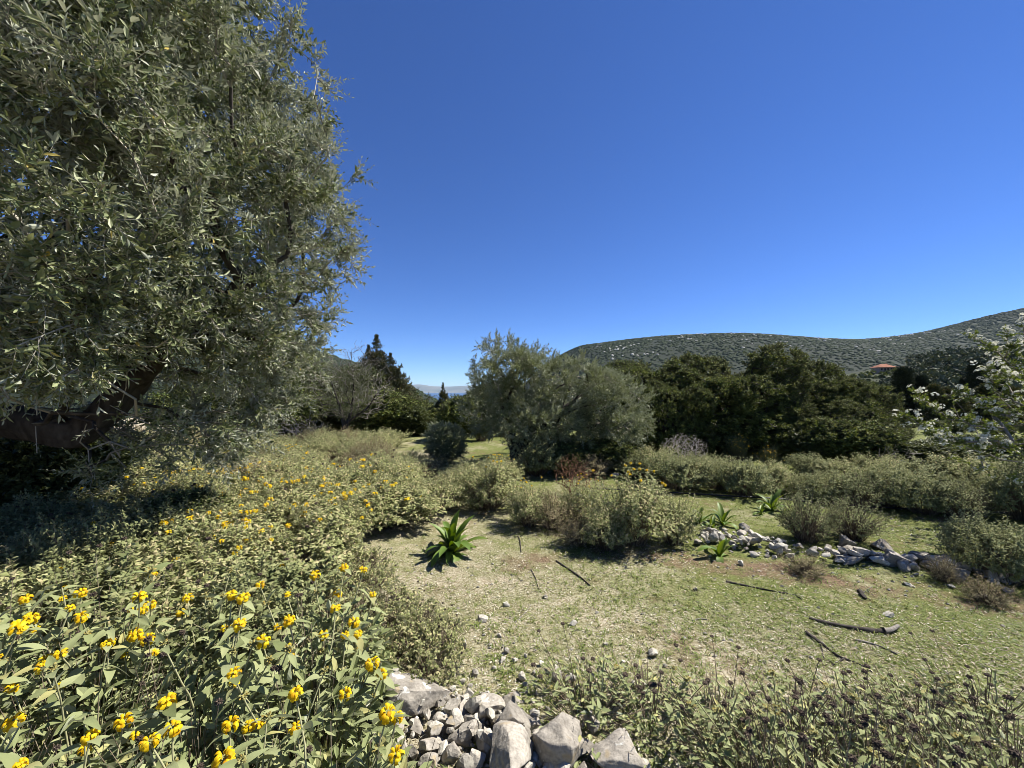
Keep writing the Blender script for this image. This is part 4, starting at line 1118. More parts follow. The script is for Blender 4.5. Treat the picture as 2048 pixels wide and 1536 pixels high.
# shrubs in the middle distance
bush_px('olive', 888, 932, 92, 82, 'round dark wild olive bush left of the middle olive', None)
for i, (px, py, w_, h_, k_) in enumerate([(940, 962, 110, 50, 'green'), (1000, 972, 110, 56, 'flower'), (850, 958, 110, 46, 'dry'), (800, 940, 110, 44, 'green')]):
    bush_px(k_, px, py, w_, h_, f'low pale sage bush in front of the wild olive bush, {ORD[i]} of four', 'low sage by the wild olive')
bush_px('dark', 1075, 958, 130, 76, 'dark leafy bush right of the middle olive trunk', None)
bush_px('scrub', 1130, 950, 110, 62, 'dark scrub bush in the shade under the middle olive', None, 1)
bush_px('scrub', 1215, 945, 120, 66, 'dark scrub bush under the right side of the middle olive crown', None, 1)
bush_px('dry', 1190, 958, 100, 50, 'brownish dry bush behind the rust-brown dead bush', None)
bush_px('green', 745, 912, 110, 55, 'yellowish green sage bush at the foot of the leafless grey tree', None)
for i, (px, py, w_, h_) in enumerate([(735, 868, 90, 60), (795, 872, 110, 66), (850, 868, 110, 58), (915, 868, 110, 62), (960, 885, 90, 55), (1000, 875, 80, 55), (640, 862, 90, 66), (560, 865, 120, 70)]):
    bush_px('broom', px, py, w_, h_, f'soft green broom bush, {ORD[i]} in the hedge below the juniper and the strip of sea', 'broom bushes in the hedge')
for px, d, top, lab in [(800, 16.0, 792, 'tall dark scrub bush at the right foot of the juniper'), (845, 17.0, 802, 'dark scrub bush left of the small slim conifer'), (918, 13.0, 794, 'dark scrub bush between the small slim conifer and the middle olive'), (705, 18.0, 740, 'tall dark scrub bush hidden behind the leafless grey tree'), (620, 17.0, 748, 'tall dark scrub bush at the right end of the big olive crown')]:
    x = (px - 1024) / FPX * d; z0 = float(gz(x, d)); hh = CAMH - (top - HZ) / FPX * d - z0
    bush('scrub', (x, d, z0), hh * .95, hh, lab, 'tall scrub by the juniper')
bush_px('yellow', 1490, 925, 80, 66, 'broom with yellow flowers in front of the oaks, left of the glade', 'flowering broom')
bush_px('yellow', 1550, 935, 70, 50, 'shorter broom with yellow flowers beside the glade', 'flowering broom')
for i, (px, py, w_, h_) in enumerate([(1625, 925, 100, 70), (1690, 930, 120, 90), (1760, 935, 130, 90), (1830, 940, 130, 55), (1900, 945, 130, 55), (1970, 945, 140, 60), (2050, 950, 160, 75)]):
    bush_px('scrub', px, py, w_, h_, f'green scrub bush below the oaks, {ORD[i]} from the glade towards the right', 'scrub along the foot of the oaks')
# hedge further back
bk = []
for k in range(46):
    d = rS.uniform(14, 30); px = rS.uniform(380, 1010); bk.append((px, d))
for k in range(34):
    d = rS.uniform(13.5, 30); px = rS.uniform(1300, 2250); bk.append((px, d))
for px, d in bk:
    x = (px - 1024) / FPX * d; p = np.array([x, d, float(gz(x, d))])
    lim = (CAMH + .10 * (d / FPX) * 100 - p[2]) if px < 1010 else 1.7 if px < 1740 else .85
    hh = rS.uniform(.75, 1.0) * min(lim, 2.0 + .02 * d)
    if 780 < px < 960: hh = min(hh, CAMH - (812 - HZ) / FPX * d - p[2])
    bush('scrub' if rS.random() < .75 else 'broom', p, hh * rS.uniform(1.2, 1.7), hh, 'green scrub bush in the far thicket' if px < 1010 else 'scrub bush behind the oaks', 'scrub in the far thicket')

# meadow of pale sage in the left middle distance
k = 0
for y in np.arange(4.9, 14.0, .8):
    for px in np.arange(-20, 850, 76 * 7.5 / y):
        pxx = px + rS.normal() * 18; yy = y + rS.normal() * .15
        x = (pxx - 1024) / FPX * yy
        row_ = HZ + CAMH / yy * FPX
        if pxx > 800 and row_ > 925: continue
        if pxx > 640 + (row_ - 900) * 1.6 and row_ > 985: continue
        if pxx > 800 and row_ < 920: continue
        if y > 12 and pxx > 520: continue
        if pxx < 330 and row_ > 960: continue
        kind = rS.choice(['green', 'dry', 'flower', 'green'], p=[.45, .25, .12, .18]) if row_ > 930 else rS.choice(['green', 'dry'], p=[.62, .38])
        hgt = rS.uniform(.42, .70); bush(kind, (x, yy, float(gz(x, yy))), rS.uniform(1.0, 1.4), hgt,
             'pale sage bush in the left meadow' if row_ < 930 else 'pale sage bush in front of the left meadow', 'pale sage bushes in the left meadow')
# shaded sage under the big olive
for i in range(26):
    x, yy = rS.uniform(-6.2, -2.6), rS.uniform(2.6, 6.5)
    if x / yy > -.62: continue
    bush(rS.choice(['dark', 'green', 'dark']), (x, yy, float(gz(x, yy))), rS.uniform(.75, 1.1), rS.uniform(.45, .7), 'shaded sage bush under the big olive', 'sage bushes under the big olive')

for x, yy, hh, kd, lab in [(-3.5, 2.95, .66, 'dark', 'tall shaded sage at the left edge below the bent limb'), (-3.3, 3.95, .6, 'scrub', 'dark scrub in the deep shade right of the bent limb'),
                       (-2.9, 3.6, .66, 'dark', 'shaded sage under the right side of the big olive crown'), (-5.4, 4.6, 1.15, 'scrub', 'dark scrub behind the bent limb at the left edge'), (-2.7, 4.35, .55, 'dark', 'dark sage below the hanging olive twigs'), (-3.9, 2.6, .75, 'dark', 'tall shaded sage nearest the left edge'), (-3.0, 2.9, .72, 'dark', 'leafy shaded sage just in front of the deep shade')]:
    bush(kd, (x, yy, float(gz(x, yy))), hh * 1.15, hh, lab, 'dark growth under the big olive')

# ================================================================== squills
def squill_leaf(seed, L=1.0, w=.19, arch=.6, fold=.35):
    r = np.random.default_rng(seed); n = 9; V = []
    for i in range(n):
        t = i / (n - 1); h = w / 2 * (.55 + 1.3 * t - .1) * (1 - t ** 3.2) if t < 1 else .002
        h = w / 2 * min(1, .45 + 1.6 * t) * math.sqrt(max(0, 1 - t ** 3)) + .001
        th = arch * t ** 1.6
        yy = L * t * math.cos(th * .6); zz = -L * t * math.sin(th * .6) * .9
        for c in (-1, -.5, 0, .5, 1): V.append([c * h, yy, zz + fold * abs(c) * h + .006 * math.sin(t * 9 + seed) * c])
    F = [[i * 5 + j, i * 5 + j + 1, i * 5 + j + 6, i * 5 + j + 5] for i in range(n - 1) for j in range(4)]
    mb = MB(); mb.add(np.array(V), F, 0, r.random())
    return mb.mesh('leaf', M['squill'], smooth=True)
SQ = [squill_leaf(300 + i, arch=a, fold=f, w=w_) for i, (a, f, w_) in enumerate([(.5, .45, .23), (1.3, .35, .27), (2.1, .3, .26), (.9, .5, .22), (2.8, .25, .26)])]
def squill(px, py, wpx, n, label, seed, tall=1.0):
    r = np.random.default_rng(seed); p = gp(px, py); L = wpx * p[1] / FPX * .66
    root = ob('squill_plant', None, loc=p - [0, 0, .01])
    for k in range(n):
        t = k / n; a = k * 2.4 + r.normal() * .25
        el = R(80 - 64 * t ** 1.1 + r.normal() * 10)
        d = np.array([math.cos(a) * math.cos(el), math.sin(a) * math.cos(el), math.sin(el)])
        B = basis(d[None], np.array([[-math.cos(a) * math.sin(el), -math.sin(a) * math.sin(el), math.cos(el) + .02]]))[0]
        s = L * r.uniform(.62, 1.15) * (tall if el > .9 else 1)
        X = Matrix(((*(B[0] * s), 0), (*(B[1] * s), 0), (*(B[2] * s), 0), (0, 0, 0, 1)))
        X.translation = Vector([math.cos(a) * .018 * t, math.sin(a) * .018 * t, .01])
        v = (0, 3, 0)[k % 3] if t < .35 else (1, 0, 1, 3)[k % 4] if t < .65 else (2, 4, 1)[k % 3]
        ob('leaf', SQ[v], root, M=X)
    tag(root, label, 'plant', 'squill plants')
squill(905, 1106, 118, 34, 'big squill with arching strap leaves alone in the middle of the bare ground', 401)
squill(1438, 1114, 74, 9, 'squill with a few upright leaves in front of the stone heap', 402, 1.25)
squill(1400, 1046, 62, 13, 'squill behind the left end of the stone heap', 403)
squill(1446, 1050, 60, 12, 'squill just behind the top of the stone heap', 404, 1.2)
squill(1425, 1058, 44, 8, 'small squill between the two squills at the top of the stone heap', 405)
squill(1545, 1022, 58, 13, 'leafy squill right behind the stone heap, below the hose', 406, 1.2)
squill(1522, 1030, 38, 9, 'small squill at the left foot of the leafy squill below the hose', 407)
squill(1567, 1032, 34, 7, 'small squill at the right foot of the leafy squill below the hose', 408)
squill(1570, 990, 44, 9, 'greyish squill beyond the black hose', 409)

# ================================================================== stones
def ico(sub):
    bm = bmesh.new(); bmesh.ops.create_icosphere(bm, subdivisions=sub, radius=1)
    V = np.array([v.co[:] for v in bm.verts]); F = np.array([[v.index for v in f.verts] for f in bm.faces]); bm.free()
    return V, F
ICO = {k: ico(k) for k in (1, 2, 3, 5)}
def n3(p, s, seed):
    return (vnoise(p[:, 0] * s + 7, p[:, 1] * s + 3 + p[:, 2] * s * .7, seed) + vnoise(p[:, 1] * s + 1, p[:, 2] * s + 5 - p[:, 0] * s * .6, seed + 1) + vnoise(p[:, 2] * s + 2, p[:, 0] * s + 9 + p[:, 1] * s * .8, seed + 2)) / 3 - .5
def rock_mesh(seed, sub=2, planes=11, cut=(.48, .85), mat=None, rough=.05):
    r = np.random.default_rng(seed); V, F = ICO[sub]; p = V * 1.15
    nrm = rdirs(planes, r); off = r.uniform(*cut, planes)
    for n, o in zip(nrm, off):
        e = np.clip(p @ n - o, 0, None); p = p - e[:, None] * n
    p = p + unit(p) * (n3(p, 2.3, seed)[:, None] * rough * 4)
    if sub >= 3: p = p + unit(p) * (n3(p, 6.5, seed + 5)[:, None] * rough * 1.6)
    if sub >= 5: p = p + unit(p) * (n3(p, 17, seed + 9)[:, None] * rough * .7)
    ext = np.abs(p).max(0); p = p / ext
    mb = MB(); mb.add(p, F, 0, r.random())
    return mb.mesh('stone', mat or M['rock'], smooth=sub >= 5)
RK = [rock_mesh(500 + i, 3, planes=10 + i % 4, rough=.075) for i in range(9)]
RP = [rock_mesh(520 + i, 2, mat=M['rock_pale']) for i in range(6)]
rR = np.random.default_rng(99)
def stone(name, p, size, parent=None, me=None, rz=None, tilt=.3, pale=False):
    o = ob(name, me or (RP if pale else RK)[int(rR.integers(0, 6))], parent)
    o.location = Vector([float(c) for c in p]); o.scale = [float(s) / 2 for s in size]
    o.rotation_euler = (float(rR.normal() * tilt), float(rR.normal() * tilt), float(rR.random() * 6.283 if rz is None else rz))
    return o
def stone_px(px, py, wpx, hpx, label, pale=True, name='stone', group='stones lying on the bare ground', me=None, tilt=.25, dep=.8):
    p = gp(px, py + hpx * .45); s = p[1] / FPX
    o = stone(name, p + [0, 0, hpx * s * .30], (wpx * s, wpx * s * dep, hpx * s), me=me, pale=pale, rz=rR.normal() * .4, tilt=tilt)
    tag(o, label, 'stone', group); return o
BIG = [rock_mesh(540 + i, 5, planes=9 + i % 3, rough=.05, cut=(.4, .78)) for i in range(6)]
bigs = [(1128, 1482, 122, 108, 'large grey rock with a white lichen patch at the bottom centre', 0), (1012, 1518, 122, 92, 'large smooth dark grey rock at the bottom edge, left of the lichened rock', 1),
        (1238, 1520, 128, 74, 'large pitted grey rock at the bottom edge, right of the lichened rock', 2), (1036, 1449, 96, 62, 'angular grey rock with an orange stain above the smooth dark rock', 3),
        (978, 1420, 84, 52, 'tilted angular grey rock at the upper end of the foreground heap', 4), (832, 1392, 140, 78, 'broad flat pale rock behind the yellow flowers', 5)]
for px, py, w_, h_, lab, v in bigs:
    p = gp(px, py + h_ * .32); s = p[1] / FPX
    o = stone('rock', p + [0, 0, h_ * s * .36], (w_ * s, w_ * s * .8, h_ * s * 1.0), me=BIG[v], rz=v * 1.3, tilt=.2); tag(o, lab, 'rock', 'foreground rocks')
for px, py, w_, h_ in [(949, 1446, 64, 42), (973, 1487, 48, 36), (949, 1512, 42, 42), (1007, 1468, 30, 42), (920, 1470, 52, 42), (890, 1440, 62, 36), (905, 1500, 46, 36), (870, 1480, 46, 32), (1078, 1500, 30, 46), (1000, 1440, 42, 32),
                       (760, 1400, 54, 32), (700, 1375, 54, 32), (660, 1360, 44, 32), (600, 1340, 42, 30), (1190, 1502, 38, 28), (860, 1520, 50, 32), (790, 1430, 52, 32), (830, 1450, 42, 30), (1070, 1445, 30, 22), (1000, 1412, 34, 22), (800, 1500, 50, 34), (740, 1470, 50, 34)]:
    stone_px(px, py, w_, h_, 'grey rubble stone in the foreground heap', pale=False, name='rock', group='foreground rubble', me=RK[int(rR.integers(0, 9))], tilt=.45)
stone_px(1288, 1534, 40, 36, 'small pale rounded rock at the bottom edge, far right of the foreground rocks', name='rock', group='foreground rocks', me=RK[2])
stone_px(1016, 1398, 42, 32, 'round mottled stone just above the foreground heap', pale=False, me=RK[3])
for px, py, w_, h_, lab in [(927, 1283, 17, 24, 'upright pale block of stone at the left of the bare ground'), (1112, 1343, 26, 34, 'pointed grey standing stone, tallest of the scattered stones'), (1140, 1354, 30, 20, 'leaning pale slab right beside the pointed standing stone'),
        (1184, 1352, 14, 18, 'small dark pointed stone right of the leaning slab'), (1046, 1352, 20, 21, 'pale stone left of the pointed standing stone'), (952, 1344, 18, 18, 'pale wedge-shaped stone below the upright block'),
        (1308, 1304, 30, 15, 'flat mottled stone with a hole, alone at the right of the scattered stones'), (1147, 1246, 18, 12, 'pale stone alone on the middle of the bare ground'), (1012, 1207, 16, 12, 'small grey stone in the upper middle of the bare ground'),
        (965, 1234, 24, 14, 'low flat pale stone left of the small grey stone'), (998, 1269, 13, 9, 'little dark-sided stone right of the upright block'), (1015, 1300, 16, 13, 'square pale stone right of the upright block'),
        (1482, 1124, 14, 14, 'bright pale stone just below the stone heap'), (1815, 1166, 20, 9, 'flat white stone below the shaded stones, left of its twin'), (1902, 1171, 18, 8, 'flat white stone below the shaded stones, right of its twin'),
        (1975, 1193, 38, 12, 'long flat pale slab at the lower right of the shaded stones'), (1391, 1177, 11, 9, 'small white stone on the green turf below the large flowered bush'), (1775, 1228, 20, 9, 'flat pale stone on the turf above the long dark log'),
        (770, 918, 26, 10, 'white stones on the ground at the left of the wild olive bush'), (1228, 948, 20, 14, 'pale stone behind the large yellow-flowered bush'), (1090, 1192, 12, 9, 'small stone between the fallen sticks')]:
    stone_px(px, py, w_, h_, lab)
for px, py, w_, h_ in [(1051, 1310, 11, 8), (1006, 1316, 14, 9), (1029, 1319, 16, 9), (1083, 1325, 11, 13), (1068, 1343, 11, 10), (1156, 1371, 12, 12), (1144, 1379, 14, 10), (1093, 1381, 16, 12), (1107, 1380, 11, 10), (1211, 1287, 12, 9),
                       (1122, 1405, 12, 15), (925, 1360, 14, 10), (990, 1335, 12, 10), (1003, 1322, 10, 10), (1050, 1367, 12, 10), (1135, 1400, 12, 10), (1160, 1408, 10, 12), (1270, 1365, 14, 10), (1247, 1322, 10, 9), (905, 1375, 16, 10), (1112, 1325, 10, 8),
                       (1290, 1370, 12, 10), (1270, 1395, 12, 14), (1195, 1385, 10, 9), (1210, 1340, 9, 8), (1330, 1330, 10, 8), (880, 1330, 12, 8), (940, 1370, 12, 9), (975, 1385, 14, 10), (1065, 1400, 13, 10), (1095, 1415, 12, 10)]:
    stone_px(px, py, w_, h_, 'small pale stone in the scatter above the rocks')

def heap(label, line, n, size, width, height, seed, pale=.4, group=None, taper=True):
    """stones piled along a line of ground points"""
    r = np.random.default_rng(seed)
    A = np.array([gp(*q)[:2] for q in line]); seg = np.linspace(0, len(A) - 1, 200)
    pth = np.stack([np.interp(seg, range(len(A)), A[:, 0]), np.interp(seg, range(len(A)), A[:, 1])], 1)
    root = ob('stone_heap', None, loc=(*pth[100], float(gz(*pth[100]))))
    base = np.array(root.location)
    for k in range(n):
        t = r.random(); q = pth[int(t * 199)]
        w = r.normal() * width * .5; dirn = unit(pth[min(199, int(t * 199) + 3)] - pth[max(0, int(t * 199) - 3)])
        xy = q + np.array([-dirn[1], dirn[0]]) * w
        hmax = height * max(0, 1 - (abs(w) / width) ** 1.5) * (1 - (abs(t - .5) * 1.7) ** 3 if taper else 1)
        s = size[0] + (size[1] - size[0]) * r.random() ** 2.2
        z = float(gz(*xy)) + max(0, hmax) * r.uniform(.15, 1.0)
        o = stone('stone', np.array([*xy, z + s * .12]) - base, (s, s * r.uniform(.6, .9), s * r.uniform(.4, .75)), root, pale=r.random() < pale, tilt=.35)
    tag(root, label, 'stones', group)
    return root
heap('heap of loose grey stones at the bottom centre between the large rocks', [(640, 1400), (760, 1440), (880, 1450), (960, 1460), (1060, 1500), (1180, 1534)], 250, (.025, .12), .22, .08, 601, .45, 'stone heaps')
heap('scatter of pale stones behind the yellow flowers, left of the foreground rocks', [(560, 1335), (640, 1352), (720, 1368), (800, 1380)], 46, (.05, .15), .12, .05, 602, .5, 'stone heaps')
heap('mound of small pale stones right of the large flowered bush', [(1405, 1078), (1440, 1088), (1490, 1092), (1540, 1100), (1580, 1106)], 120, (.04, .14), .26, .14, 603, .8, 'stone heaps')
heap('tumbled line of grey stones running to the right edge', [(1600, 1108), (1680, 1118), (1760, 1122), (1850, 1134), (1930, 1150), (2040, 1172)], 110, (.04, .17), .19, .07, 604, .6, 'stone heaps', False)
for px, py, w_, h_, lab in [(1412, 1058, 30, 24, 'block of stone on the left top of the stone mound'), (1490, 1052, 26, 20, 'block of stone on the right top of the stone mound'), (1690, 1078, 36, 30, 'upright block on top of the tumbled stone line'), (1700, 1100, 48, 24, 'flat-faced block under the upright block'),
        (1790, 1112, 62, 40, 'rounded dark pitted boulder in the tumbled stone line'), (1762, 1088, 40, 22, 'sloping slab behind the rounded boulder'), (1700, 1118, 62, 18, 'long low slab in front of the flat-faced block'), (1850, 1112, 46, 26, 'grey block right of the rounded boulder'),
        (1880, 1120, 50, 24, 'shaded block in the tumbled line, right of the grey block'), (1900, 1140, 60, 30, 'dark shaded boulder before the leafy bush at the right'), (1930, 1112, 56, 26, 'pale slab behind the dark shaded boulder'), (1752, 1110, 44, 22, 'tan slab left of the rounded boulder')]:
    stone_px(px, py, w_, h_, lab, pale=False, name='rock', group='larger stones of the tumbled line')

# loose gravel
r4 = np.random.default_rng(131); mb = MB(); K = 3000
yy = r4.uniform(1.7, 7.5, K); xx = r4.uniform(-.75, 1.25, K) * yy
cl = fbm(xx * 1.4, yy * 1.4, 41); near_wall = np.exp(-((yy - (4.6 - .35 * xx)) / .45) ** 2) * (xx > 1.2)
ok = (r4.random(K) < np.clip((cl - .42) * 2.2, .04, 1) * .55 + near_wall * .8)
xx, yy = xx[ok], yy[ok]; K = len(xx); V, F = ICO[1]
B = np.zeros((K, 3, 3)); s = r4.uniform(.006, .020, K); a = r4.random(K) * 6.283
B[:, 0, 0] = np.cos(a) * s; B[:, 0, 1] = -np.sin(a) * s; B[:, 1, 0] = np.sin(a) * s * .7; B[:, 1, 1] = np.cos(a) * s * .7; B[:, 2, 2] = s * .55
Vj = V * (1 + .25 * r4.normal(size=(len(V), 1)))
mb.inst(dict(V=Vj, F=F), B, np.stack([xx, yy, gz(xx, yy) + s * .2], 1))
tag(ob('gravel', mb.mesh('gravel', M['rock_pale'])), 'small pale gravel scattered over the bare ground', 'gravel', kind='stuff')

# ================================================================== fallen sticks and hose
def stick(line, r0, r1, label, mat='bark_dark', side=None, name='fallen_stick', lift=.0, sides=7):
    P0 = np.array([gp(*q) for q in line]); base = P0[0].copy()
    root = ob(name, None, loc=base); mb = MB()
    n = len(P0); rad = np.linspace(r0, r1, n) * .82
    P0[:, 2] += rad * .8 + lift
    trunk_mesh(mb, P0 - base, rad, sides=9, bump=.34, seed=int(abs(line[0][0])), sub=7)
    ob('stem', mb.mesh('stem', M[mat], smooth=True), root)
    for s_ in side or []:
        Q = np.array([gp(*q) for q in s_[0]]); Q[:, 2] += s_[1] + lift; mb = MB()
        trunk_mesh(mb, Q - base, np.linspace(s_[1], s_[1] * .5, len(Q)), sides=5, bump=.1, seed=7, sub=3)
        ob('side_branch', mb.mesh('side_branch', M[s_[2] if len(s_) > 2 else mat], smooth=True), root)
    tag(root, label, 'stick', 'fallen sticks')
stick([(1618, 1238), (1650, 1248), (1700, 1258), (1740, 1265), (1768, 1268)], .012, .020, 'long dark log with a pale broken end on the right of the turf', side=[([(1766, 1268), (1782, 1266), (1796, 1258)], .022, 'bark_grey')], name='fallen_log')
stick([(1612, 1266), (1630, 1280), (1655, 1298), (1680, 1316), (1720, 1330), (1745, 1345)], .013, .005, 'thin forked dark stick below the long log', side=[([(1640, 1285), (1645, 1305), (1648, 1320)], .005), ([(1690, 1318), (1675, 1326), (1662, 1334)], .006)])
stick([(1712, 1281), (1740, 1288), (1770, 1298), (1796, 1310)], .009, .006, 'straight thin brown stick right of the forked stick', mat='bark_grey')
stick([(1452, 1164), (1490, 1172), (1540, 1182), (1590, 1192), (1604, 1200)], .010, .005, 'long thin straight stick below the stone mound')
stick([(1113, 1123), (1135, 1138), (1160, 1155), (1180, 1172)], .010, .008, 'short straight dark green stick on the middle of the bare ground')
stick([(1062, 1140), (1070, 1155), (1075, 1172), (1078, 1180)], .006, .004, 'short curved brown twig left of the dark green stick')
stick([(1036, 1073), (1040, 1082), (1042, 1105)], .007, .006, 'short upright-lying dark twig right of the big squill')
stick([(1718, 1184), (1724, 1190), (1730, 1200)], .020, .016, 'short black stump of wood alone on the turf', side=[([(1724, 1188), (1738, 1178), (1745, 1174)], .004, 'bark_grey')])
stick([(846, 1040), (858, 1044), (872, 1048)], .006, .004, 'small dark twig behind the big squill')
stick([(1385, 1242), (1400, 1239), (1414, 1240)], .006, .004, 'little pale twig alone on the turf', mat='bark_grey')
stick([(1030, 1246), (1050, 1226), (1062, 1210)], .004, .003, 'very thin curved twig among the small stones', mat='bark_grey')
HP = [gp(*q) for q in [(1180, 980), (1300, 986), (1380, 991), (1460, 996), (1540, 1000), (1620, 1008), (1700, 1015), (1800, 1021), (1900, 1026), (2060, 1032), (2250, 1040)]]
HP = np.array(HP); HP[:, 2] += .03; mb = MB(); trunk_mesh(mb, HP, [.011] * len(HP), sides=7, bump=0, sub=6)
tag(ob('irrigation_hose', mb.mesh('irrigation_hose', M['hose'], smooth=True)), 'thin black irrigation hose running along the far side of the turf', 'hose')

# ================================================================== turf
def turf():
    r = np.random.default_rng(141)
    K = 35000
    yy = 1.35 * (8.5 / 1.35) ** r.random(K); xx = r.uniform(-.75, 1.6, K) * yy
    f = fbm(xx * 1.1, yy * 1.1, 61) * .8 + .05 * xx + .03 * vnoise(xx * 5, yy * 5, 62)
    ok = r.random(K) < np.clip((f - .26) * 2.4, .08, 1)
    xx, yy = xx[ok], yy[ok]; K = len(xx)
    T = []
    for q in range(3):
        m = MB(); n = 6; a = r.random(n) * 6.283; th = r.uniform(.3, 1.2, n)
        d = np.stack([np.sin(th) * np.cos(a), np.sin(th) * np.sin(a), np.cos(th)], 1)
        m.inst(leaf1(w=.13, fold=.02, droop=.25), basis(d, np.tile([[0, 0, 1.0]], (n, 1))) * r.uniform(.6, 1.2, (n, 1, 1)), np.concatenate([r.normal(size=(n, 2)) * .25, np.zeros((n, 1))], 1))
        T.append(dict(V=np.concatenate(m.V), F=np.concatenate(m.Fc), rn=np.concatenate(m.rn)))
    mb = MB(); w = r.integers(0, 3, K); s = r.uniform(.016, .042, K) * (1 + .05 * yy)
    a = r.random(K) * 6.283; B = np.zeros((K, 3, 3)); B[:, 0, 0] = np.cos(a) * s; B[:, 0, 1] = -np.sin(a) * s; B[:, 1, 0] = np.sin(a) * s; B[:, 1, 1] = np.cos(a) * s; B[:, 2, 2] = s * .8
    P = np.stack([xx, yy, gz(xx, yy) - .002], 1)
    for q in range(3): mb.inst(T[q], B[w == q], P[w == q])
    tag(ob('grass', mb.mesh('grass', M['grass'])), 'short sparse green grass over the open ground', 'grass', kind='stuff')
    K = 135000
    yy = 1.2 * (8.0 / 1.2) ** r.random(K); xx = r.uniform(-.9, 1.6, K) * yy
    f = fbm(xx * .9, yy * .9, 71) - .04 * xx
    ok = r.random(K) < np.clip((f - .2) * 2.2, .12, 1); xx, yy = xx[ok], yy[ok]; K = len(xx)
    a = r.random(K) * 6.283; tz = r.normal(size=K) * .22
    d = np.stack([np.cos(a) * np.cos(tz), np.sin(a) * np.cos(tz), np.sin(tz)], 1)
    L = r.uniform(.008, .030, K) * (1 + .06 * yy)
    B = basis(d, unit(np.array([[0, 0, 1.0]]) + r.normal(size=(K, 3)) * .35)) * L[:, None, None]; B[:, :, 0] *= r.uniform(.5, 1.8, K)[:, None]
    mb = MB(); mb.inst(leaf1(w=.2, fold=.03, droop=.05), B, np.stack([xx, yy, gz(xx, yy) + .004 + .006 * r.random(K)], 1))
    tag(ob('straw_litter', mb.mesh('straw_litter', M['straw'])), 'bleached straw and leaf litter on the bare ground', 'litter', kind='stuff')
turf()

# ================================================================== sage close to the camera, built leaf by leaf
def flower_mesh(seed, n=15, open_=1.0, stage='flower'):
    r = np.random.default_rng(seed); mb = MB()
    def strip(path, wid, arch, a, el, mi, s=1.0):
        V = []
        for (ro, z), w in zip(path, wid):
            for c in (-1, 0, 1): V.append([c * w, ro, z + (arch * w if c == 0 else 0)])
        V = np.array(V) * s
        ce, se = math.cos(el), math.sin(el)
        V = np.stack([V[:, 0], V[:, 1] * ce - V[:, 2] * se, V[:, 1] * se + V[:, 2] * ce], 1)
        ca, sa = math.cos(a), math.sin(a)
        V = np.stack([V[:, 0] * ca - V[:, 1] * sa, V[:, 0] * sa + V[:, 1] * ca, V[:, 2]], 1)
        F = [[i * 3 + j, i * 3 + j + 1, i * 3 + j + 4, i * 3 + j + 3] for i in range(len(path) - 1) for j in (0, 1)]
        mb.add(V, F, mi, r.random())
    for k in range(n):
        a = k * 2.39996 + r.normal() * .15; el = r.uniform(-.25, .75); s = r.uniform(.85, 1.15)
        if stage == 'flower' and (r.random() < .88):
            strip([(.006, 0), (.014, .007), (.022, .012), (.030, .011), (.035, .004), (.035, -.003)], [.0025, .0032, .0055, .0075, .0070, .0035], .9, a, el, 0, s * open_)
            strip([(.016, .002), (.026, -.004), (.031, -.012), (.030, -.018)], [.003, .0065, .0095, .006], -.3, a, el - .1, 0, s * open_)
        elif stage == 'bud':
            strip([(.008, 0), (.015, .003), (.021, .004)], [.003, .0045, .002], 1.2, a, el, 1, s)
    for k in range(26):
        a = k * 2.39996 + .6; el = -.7 + 1.6 * (k / 26)
        strip([(.002, 0), (.010, .001), (.017, .0)], [.0035, .0042, .0006], 1.0, a, el, 1, 1.0 if stage != 'seed' else 1.05)
    V, F = ICO[2]; Vs = V * np.array([.010, .010, .009]); mb.add(Vs, F, 1, .3)
    mats = {'flower': [M['petal'], M['calyx']], 'bud': [M['bud'], M['bud']], 'seed': [M['seed'], M['seed']]}[stage]
    return mb.mesh('flower_whorl', mats, smooth=(stage == 'flower'))
WH = [flower_mesh(700 + i, 13 + i) for i in range(4)]
BUD = [flower_mesh(710, 16, stage='bud'), flower_mesh(711, 14, stage='bud')]
SEED = [flower_mesh(720, 10, stage='seed'), flower_mesh(721, 10, stage='seed')]
def leaf_me(seed, **k):
    T = leaf_grid(seed=seed, **k); mb = MB(); mb.add(T['V'], T['F'], 0, np.random.default_rng(seed).random()); return mb.mesh('leaf', M['sage_leaf'], smooth=True)
LV = [leaf_me(730, droop=.15, fold=.3), leaf_me(731, droop=.45, fold=.35, w=.40), leaf_me(732, droop=.75, fold=.25, w=.46, twist=.25), leaf_me(733, droop=.1, fold=.5, w=.36), leaf_me(734, droop=.5, fold=.15, w=.5, twist=-.3), leaf_me(735, droop=1.1, fold=.3, w=.44)]

def m44(B, s, p):
    X = Matrix(((*(B[0] * s), 0), (*(B[1] * s), 0), (*(B[2] * s), 0), (0, 0, 0, 1))); X.translation = Vector([float(c) for c in p]); return X

